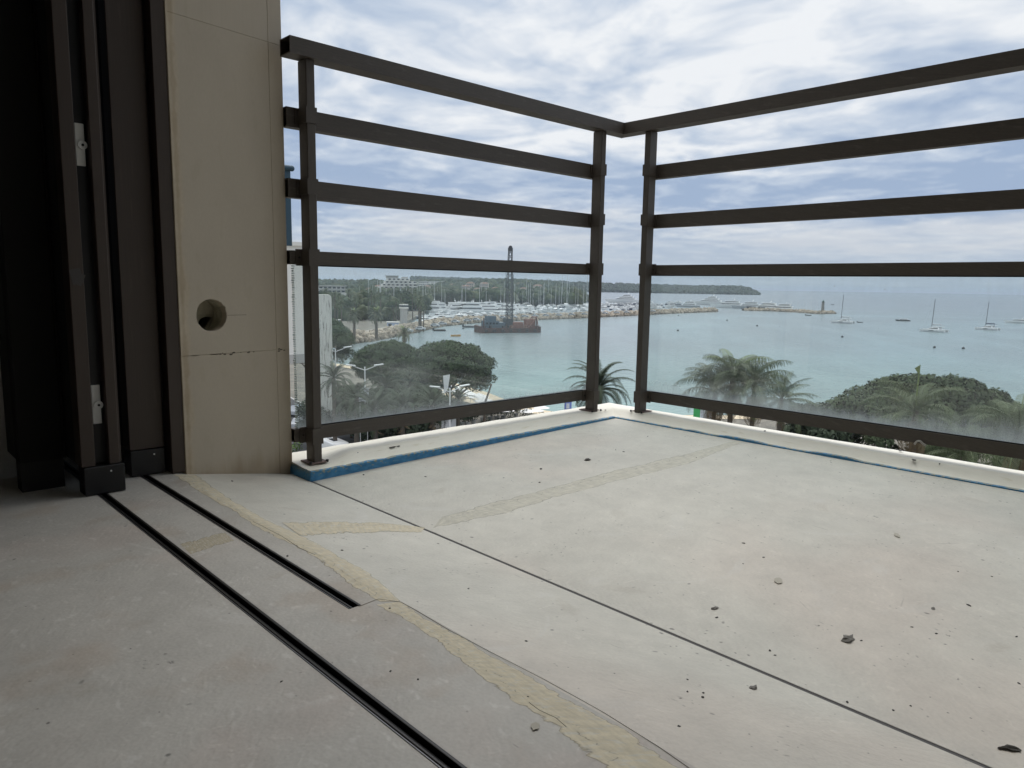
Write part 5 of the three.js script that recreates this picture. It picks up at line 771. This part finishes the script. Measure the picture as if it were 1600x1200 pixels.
{ // lighthouse and lamp posts of the outer mole
  const p = onSea(1285, 490).setY(SEA + 1.5), t = thing('lighthouse', 'small stone lighthouse tower at the end of the outer mole', 'lighthouse', p), s = mat([0.24, 0.23, 0.21], 0.9);
  const H = 690 * 15 / 1134; mesh('tower', new THREE.CylinderGeometry(1.15, 1.5, H, 14).translate(0, H / 2, 0), s, t); mesh('gallery', new THREE.CylinderGeometry(1.6, 1.5, 0.4, 14).translate(0, H, 0), s, t); mesh('lantern', [new THREE.CylinderGeometry(0.8, 0.8, 1.1, 10).translate(0, H + 0.7, 0), new THREE.ConeGeometry(1.0, 0.8, 10).translate(0, H + 1.6, 0)], mat([0.06, 0.12, 0.09], 0.6), t); mesh('base', box(4.5, 1.6, 4.5, 0, 0.3, 0), mat([0.42, 0.28, 0.17], 0.9), t);
  const l = thing('mole_lamp', 'thin lamp post along the outer mole', 'lamp post'); l.userData.group = 'lamp posts on the outer mole'; mesh('pole', rod(V(0, 0, 0), V(0, 8.5, 0), 0.09, 0.06), mastMat, l); mesh('lamp_head', rbox(0.9, 0.18, 0.3, 0.05, 0.3, 8.5, 0), mastMat, l);
  [1236, 1246, 1256, 1267, 1276].forEach((px, i) => { const q = onSea(px, 487).setY(SEA + 1.6), o = i ? copy(l, q, 0) : l; o.position.copy(q); });
}
{ // big yachts along the outer mole
  const G = null, list = [[1108, 476, 46, 3, gel, 'largest white superyacht with domes, behind the gap in the breakwater', 2.95], [1140, 481, 40, 2, gel, 'white superyacht just left of the outer mole', 3.0], [1170, 482.5, 34, 2, gelGrey, 'grey superyacht at the root of the outer mole', 3.1], [1197, 485, 36, 2, hullDark, 'dark hulled superyacht against the outer mole', 3.0], [1222, 486, 30, 2, gel, 'white motor yacht nearest the lighthouse', 3.1], [975, 473, 48, 3, gel, 'white superyacht seen between the corner posts', 3.05], [1075, 480, 26, 2, gelGrey, 'grey motor yacht left of the largest superyacht', 3.2]];
  for (const [px, row, L, k, m, label, turn] of list) put(motorYacht('superyacht', label, G, L, k, m), px, row, turn);
}
{ // the marina: big yachts, motor boats, sailing boats
  const big = motorYacht('moored_yacht', 'large white motor yacht moored at the left end of the marina', 'large yachts in the left of the marina', 27, 2), small = motorYacht('moored_boat', 'white motor boat packed in a row in the marina', 'motor boats in the marina', 12.5, 1), dark = motorYacht('moored_boat', 'dark hulled motor boat packed in a row in the marina', 'dark motor boats in the marina', 14, 1, navy);
  const sail = thing('sailing_boat', 'sailing boat with bare mast moored in the marina', 'sailing boat'); sail.userData.group = 'sailing boats in the marina'; mesh('hull', [hull(12, 3.6, 1.2), transom(12, 3.6, 1.2)], gel, sail); mesh('deck', deckOf(12, 3.6, 1.2), gel, sail); mesh('cabin', cabinGeo(-2.5, 3, 1.2, 1.9, 2.2), gel, sail); mesh('mast', rod(V(0.8, 1.2, 0), V(0.8, 17, 0), 0.13, 0.09, 6), mastMat, sail); mesh('boom', rod(V(0.7, 2.6, 0), V(-4, 2.7, 0), 0.2, 0.2, 6), navy, sail);
  const bw = (x) => interp([[600, 520], [650, 514], [700, 502], [750, 497], [800, 493], [850, 491], [925, 488], [1010, 484], [1060, 482], [1120, 480]], x);
  seed(600); let nb = 0, ns = 0, nd = 0, nl = 0;
  const go = (proto, n, px, row, s) => { const o = n ? copy(proto) : proto; o.scale.setScalar(s); const p = onSea(px, row); o.position.copy(p); o.rotation.y = faceViewer(p) + (rnd() < 0.5 ? 0 : Math.PI) + rr(-0.5, 0.5); };
  for (let i = 0; i < 22; i++) go(big, nl++, rr(652, 800), rr(481, 492) , rr(0.8, 1.25));
  for (let i = 0; i < 210; i++) { const x = rr(650, 1065), b = bw(x), r = b - Math.pow(rnd(), 1.2) * lerp(16, 9, (x - 650) / 415) - 0.4; if (x < 700 && r < 488) continue; go(rnd() < 0.16 ? dark : small, rnd() < 0 ? 0 : (nb++), x, r, rr(0.75, 1.35)); }
  if (!nd) { dark.position.copy(onSea(955, 484)); dark.rotation.y = 0.6; }
  for (let i = 0; i < 95; i++) { const x = i < 46 ? rr(560, 700) : rr(700, 935); go(sail, ns++, x, i < 46 ? rr(479, 489) : rr(476, 486), rr(0.85, 1.5)); }
  [[878, 479, 2.1], [886, 480, 2.2], [890, 478, 1.9], [857, 477, 1.8], [917, 481, 2.3], [1008, 483, 1.9], [823, 478, 2.0]].forEach(([x, r, s]) => go(sail, ns++, x, r, s));
  // cars and small sheds along the breakwater
  const car = thing('parked_car', 'parked car on the breakwater roadway, one of a row', 'car'); car.userData.group = 'cars parked on the breakwater'; mesh('body', [rbox(4.2, 0.75, 1.75, 0.2, 0, 0.6, 0), cabinGeo(-1.6, 1.2, 0.95, 1.5, 1.6, 0.22, 0.15)], mat([0.45, 0.46, 0.47], 0.35), car); mesh('window', bandGeo(-1.4, 1.0, 1.03, 1.4, 1.6, 0.22, 0.15), glassDark, car); for (const x of [-1.3, 1.3]) for (const z of [-0.8, 0.8]) mesh('wheel', new THREE.CylinderGeometry(0.33, 0.33, 0.2, 14).rotateX(Math.PI / 2).translate(x, 0.33, z), hullDark, car);
  seed(610); for (let i = 0; i < 22; i++) { const x = 640 + i * 18 + rr(-5, 5), row = bw(x) + 3.4, y = SEA + 2.9, p = onY(x, row, y); const o = i ? copy(car) : car; o.position.copy(p); o.rotation.y = faceViewer(p) + rr(-0.3, 0.3) - 0.2; }
}
{ // shore things: kiosks, parasols, lamps, van, signs, hedge
  const kiosk = (px, row, w, label) => { const p = onLand(px, row), t = thing('kiosk', label, 'kiosk', p, faceViewer(p)); mesh('wall', box(w, 3, 3, 0, 1.5, 0), mat([0.36, 0.42, 0.56], 0.7), t); mesh('roof', box(w + 0.6, 0.25, 3.6, 0, 3.1, 0), plaster, t); mesh('window', box(w * 0.28, 1.4, 0.1, -w * 0.25, 1.7, 1.52), winDark, t); mesh('door', box(w * 0.2, 2.2, 0.1, w * 0.25, 1.1, 1.52), plaster, t); };
  kiosk(614, 514, 5.2, 'blue and white kiosk on the promenade right of the two tall palms'); kiosk(526, 510, 3.2, 'small blue kiosk on the promenade left of the two tall palms');
  const post = thing('watch_post', 'grey watch post with white top at the root of the breakwater', 'tower', onLand(631, 505)); mesh('tower', [box(2.6, 8, 2.6, 0, 4, 0)], concrete, post); mesh('cabin', [box(3.4, 2.2, 3.4, 0, 8.6, 0)], plaster, post); mesh('window', box(3.5, 0.9, 3.5, 0, 8.8, 0), winDark, post);
  const par = thing('beach_parasol', 'white beach parasol standing open on the sand', 'parasol'); par.userData.group = 'white parasols on the beach'; mesh('canopy', (() => { const g = new THREE.ConeGeometry(2.0, 0.75, 8, 1, true); return g.translate(0, 2.7, 0); })(), mat([0.78, 0.77, 0.74], 0.8), par); mesh('pole', rod(V(0, 0, 0), V(0, 3.1, 0), 0.04), mastMat, par);
  seed(620); [[664, 606], [676, 613], [690, 603], [700, 615], [708, 606], [722, 618], [735, 624], [748, 628], [716, 611], [684, 622], [756, 634], [772, 640], [790, 646], [806, 641], [822, 646], [838, 644], [846, 640], [780, 650], [760, 646]].forEach(([x, y], i) => { const p = onLand(x, y + 12), o = i ? copy(par) : par; o.position.copy(p); o.scale.setScalar(rr(0.6, 0.95)); });
  const shr = thing('beach_shrub', 'dark rounded shrub in a pot along the beach terrace', 'shrub'); shr.userData.group = 'potted shrubs along the beach'; mesh('foliage', leafCrown({ clumps: 6, leaves: 60 }, (f) => [V(Math.cos(f * 6.28) * 0.35, 1.1 + f * 0.5, Math.sin(f * 6.28) * 0.35), 0.5, 1], 0.14, 630), leafDark, shr); mesh('pot', new THREE.CylinderGeometry(0.4, 0.3, 0.6, 10).translate(0, 0.3, 0), concrete, shr);
  [[754, 652], [766, 651], [776, 650], [786, 649], [722, 660], [730, 660], [740, 656], [806, 646]].forEach(([x, y], i) => { const p = onLand(x, y + 6), o = i ? copy(shr) : shr; o.position.copy(p); });
  // double-armed street lamps
  const lamp = thing('street_lamp', 'white double-armed street lamp among the palms behind the left pane', 'street lamp'); mesh('pole', rod(V(0, 0, 0), V(0, 9.6, 0), 0.11, 0.07, 8), gel, lamp); for (const s of [-1, 1]) { const a = mesh('arm', rod(V(0, 9.2, 0), V(s * 1.5, 9.75, 0), 0.05, 0.04), gel, lamp); mesh('lamp_head', rbox(1.1, 0.14, 0.34, 0.06).rotateZ(s * 0.12).translate(s * 1.6, 9.8, 0), gel, a); }
  const setLamp = (o, px, py, d) => { const p = at(px, py, d); o.position.set(p.x, p.y - 9.75, p.z); o.rotation.y = faceViewer(p) + 0.1; };
  setLamp(lamp, 570, 571, 84); const l2 = copy(lamp, null, 0, 1, 'white double-armed street lamp with a white pennant, left of the widest pine trunk'); setLamp(l2, 703, 604, 74); l2.rotation.y += 0.25;
  mesh('pennant', (() => { const s = new THREE.Shape(); s.moveTo(0, 0); s.lineTo(0.75, 0.1); s.lineTo(0.55, -1.3); s.lineTo(0.15, -1.9); s.closePath(); return new THREE.ExtrudeGeometry(s, { depth: 0.03, bevelEnabled: false }).translate(-0.75, 10.9, 0); })(), mat([0.75, 0.75, 0.74], 0.8), l2);
  const l3 = copy(lamp, null, 0, 1, 'white double-armed street lamp at the left behind the post, in front of the water'); setLamp(l3, 524, 543, 96);
  const sg = (px, py, d, w, h, label, m, poleH) => { const p = at(px, py, d), t = thing('sign_board', label, 'sign', p, faceViewer(p)); mesh('panel', rbox(w, h, 0.08, 0.02), m, t); mesh('post', [rod(V(-w * 0.35, -h / 2, -0.08), V(-w * 0.35, LAND - p.y, -0.08), 0.05), rod(V(w * 0.35, -h / 2, -0.08), V(w * 0.35, LAND - p.y, -0.08), 0.05)], mastMat, t); return t; };
  const whiteSign = mat([0.72, 0.73, 0.76], 0.6);
  sg(701, 661, 84, 1.7, 1.1, 'white notice board on posts below the lower left rail', whiteSign, 3);
  sg(568, 617, 78, 1.1, 1.5, 'pale grey sign panel on the street lamp side of the palms', mat([0.5, 0.51, 0.53], 0.6), 3);
  sg(1091, 641, 104, 1.3, 2.2, 'green banner beside the water, left below the right rail', mat([0.06, 0.42, 0.12], 0.7), 3);
  sg(1105, 648, 100, 1.9, 1.6, 'white banner right of the green banner below the right rail', mat([0.66, 0.70, 0.76], 0.7), 3);
  { const p = at(887, 634, 112), t = thing('beach_flag', 'blue and white flag on the beach left of the corner post', 'flag', p, faceViewer(p)); mesh('pole', rod(V(-0.5, LAND - p.y, 0), V(-0.5, 1.4, 0), 0.04), mastMat, t); mesh('cloth', grid(8, 4, (u, v) => V(-0.5 + u * 1.1, lerp(-1.3, 1.2, v), Math.sin(u * 5) * 0.12)), mat([0.20, 0.27, 0.62], 0.8), t); mesh('emblem', grid(4, 3, (u, v) => V(-0.22 + u * 0.5, lerp(-0.4, 0.4, v), 0.10 + Math.sin((0.25 + u * 0.45) * 5) * 0.12)), mat([0.7, 0.72, 0.76], 0.8), t); }
  // street with van and cars
  const asphalt = mat([1, 1, 1], 0.9, { map: tex(256, 256, (x, y, o) => { const a = fbm(x / 40, y / 40, 4), b = fbm(x / 3, y / 3, 2); for (let i = 0; i < 3; i++) o[i] = 72 + a * 14 + b * 12; }, { srgb: true, repeat: true }) });
  const e0 = onLand(552, 677), e1 = onLand(571, 687.5), dr = e1.clone().sub(e0).normalize(), dn = V(dr.z, 0, -dr.x); if (dn.x > 0) dn.negate();
  const A = e0.clone().addScaledVector(dr, -95).addScaledVector(dn, 5.5), Bq = e0.clone().addScaledVector(dr, 70).addScaledVector(dn, 5.5), L = A.distanceTo(Bq);
  struct('street', worldUV(grid(30, 2, (u, v) => A.clone().lerp(Bq, u).addScaledVector(dn, (v - 0.5) * 11).setY(LAND + 0.02)), 6), asphalt, 'dark asphalt street below the left railing');
  const kb = []; for (const s of [-1, 1]) kb.push(box(L, 0.16, 0.3, 0, 0, s * 5.65)); const kerbs = struct('pavement_kerb', kb, concrete, 'kerbs of the street'); kerbs.position.copy(A.clone().lerp(Bq, 0.5).setY(LAND + 0.06)); kerbs.rotation.y = Math.atan2(-dr.z, dr.x);
  const van = thing('white_van', 'white van seen from above on the street below the left railing', 'van'), vp = onY(524, 690, LAND + 2.1); van.position.set(vp.x, LAND + 0.03, vp.z); van.rotation.y = Math.atan2(-dr.z, dr.x) + 0.12;
  mesh('body', [rbox(4.4, 1.9, 2.0, 0.18, -0.6, 1.25, 0), cabinGeo(1.55, 2.75, 0.5, 1.25, 1.95, 0.02, 0), cabinGeo(1.5, 2.4, 1.2, 2.1, 1.9, 0.6, 0)], gel, van); mesh('window', bandGeo(1.6, 2.3, 1.35, 2.0, 1.86, 0.55, 0), glassDark, van); mesh('roof_hatch', rbox(1.4, 0.06, 0.5, 0.02, -0.4, 2.23, 0.1), glassDark, van); mesh('roof_vent', rbox(0.5, 0.1, 0.5, 0.03, -1.8, 2.24, 0), gelGrey, van); for (const x of [-1.8, 1.6]) for (const z of [-0.95, 0.95]) mesh('wheel', new THREE.CylinderGeometry(0.36, 0.36, 0.22, 14).rotateX(Math.PI / 2).translate(x, 0.36, z), hullDark, van);
  const car2 = thing('street_car', 'grey car on the street seen left of the railing post', 'car'); mesh('body', [rbox(4.2, 0.75, 1.75, 0.2, 0, 0.6, 0), cabinGeo(-1.6, 1.2, 0.95, 1.5, 1.6, 0.22, 0.15)], gelGrey, car2); mesh('window', bandGeo(-1.4, 1.0, 1.03, 1.4, 1.6, 0.22, 0.15), glassDark, car2); for (const x of [-1.3, 1.3]) for (const z of [-0.8, 0.8]) mesh('wheel', new THREE.CylinderGeometry(0.33, 0.33, 0.2, 14).rotateX(Math.PI / 2).translate(x, 0.33, z), hullDark, car2);
  const cp = onLand(468, 648); car2.position.copy(cp).setY(LAND + 0.03); car2.rotation.y = 0.5; const c3 = copy(car2, onLand(472, 668), 0.6, 1, 'second grey car on the street, lower left of the railing post');
  // hedge and planting strips
  const hedge = (px0, py0, px1, py1, w, h, label, m, s0) => { const a = onLand(px0, py0), b = onLand(px1, py1), n = Math.ceil(a.distanceTo(b) / 0.9), t = thing('hedge', label, 'hedge'); t.position.copy(a); mesh('foliage', leafCrown({ clumps: n, leaves: 70 }, (f) => { const p = b.clone().sub(a).multiplyScalar(f); return [V(p.x + rr(-w, w) * 0.5, rr(0.3, h), p.z + rr(-w, w) * 0.5), rr(0.5, 0.8), 0.9]; }, 0.13, s0), m, t); };
  hedge(566, 700, 660, 682, 1.6, 0.7, 'bright green strip of planting beside the street', mat([0.11, 0.18, 0.035], 0.8), 640);
  hedge(440, 714, 482, 706, 2.2, 1.0, 'bright green shrub at the foot of the railing post', mat([0.10, 0.17, 0.03], 0.8), 641);
  hedge(600, 676, 860, 655, 2.2, 1.8, 'dark hedge between the street and the beach', leafDark, 642);
  hedge(1080, 705, 1420, 745, 3.0, 2.4, 'dark hedge under the trees below the right railing', leafDark, 643);
}
scene.fog = new THREE.FogExp2(new THREE.Color().setRGB(0.72, 0.82, 0.95), 0.0001);
renderer.render(scene, camera);
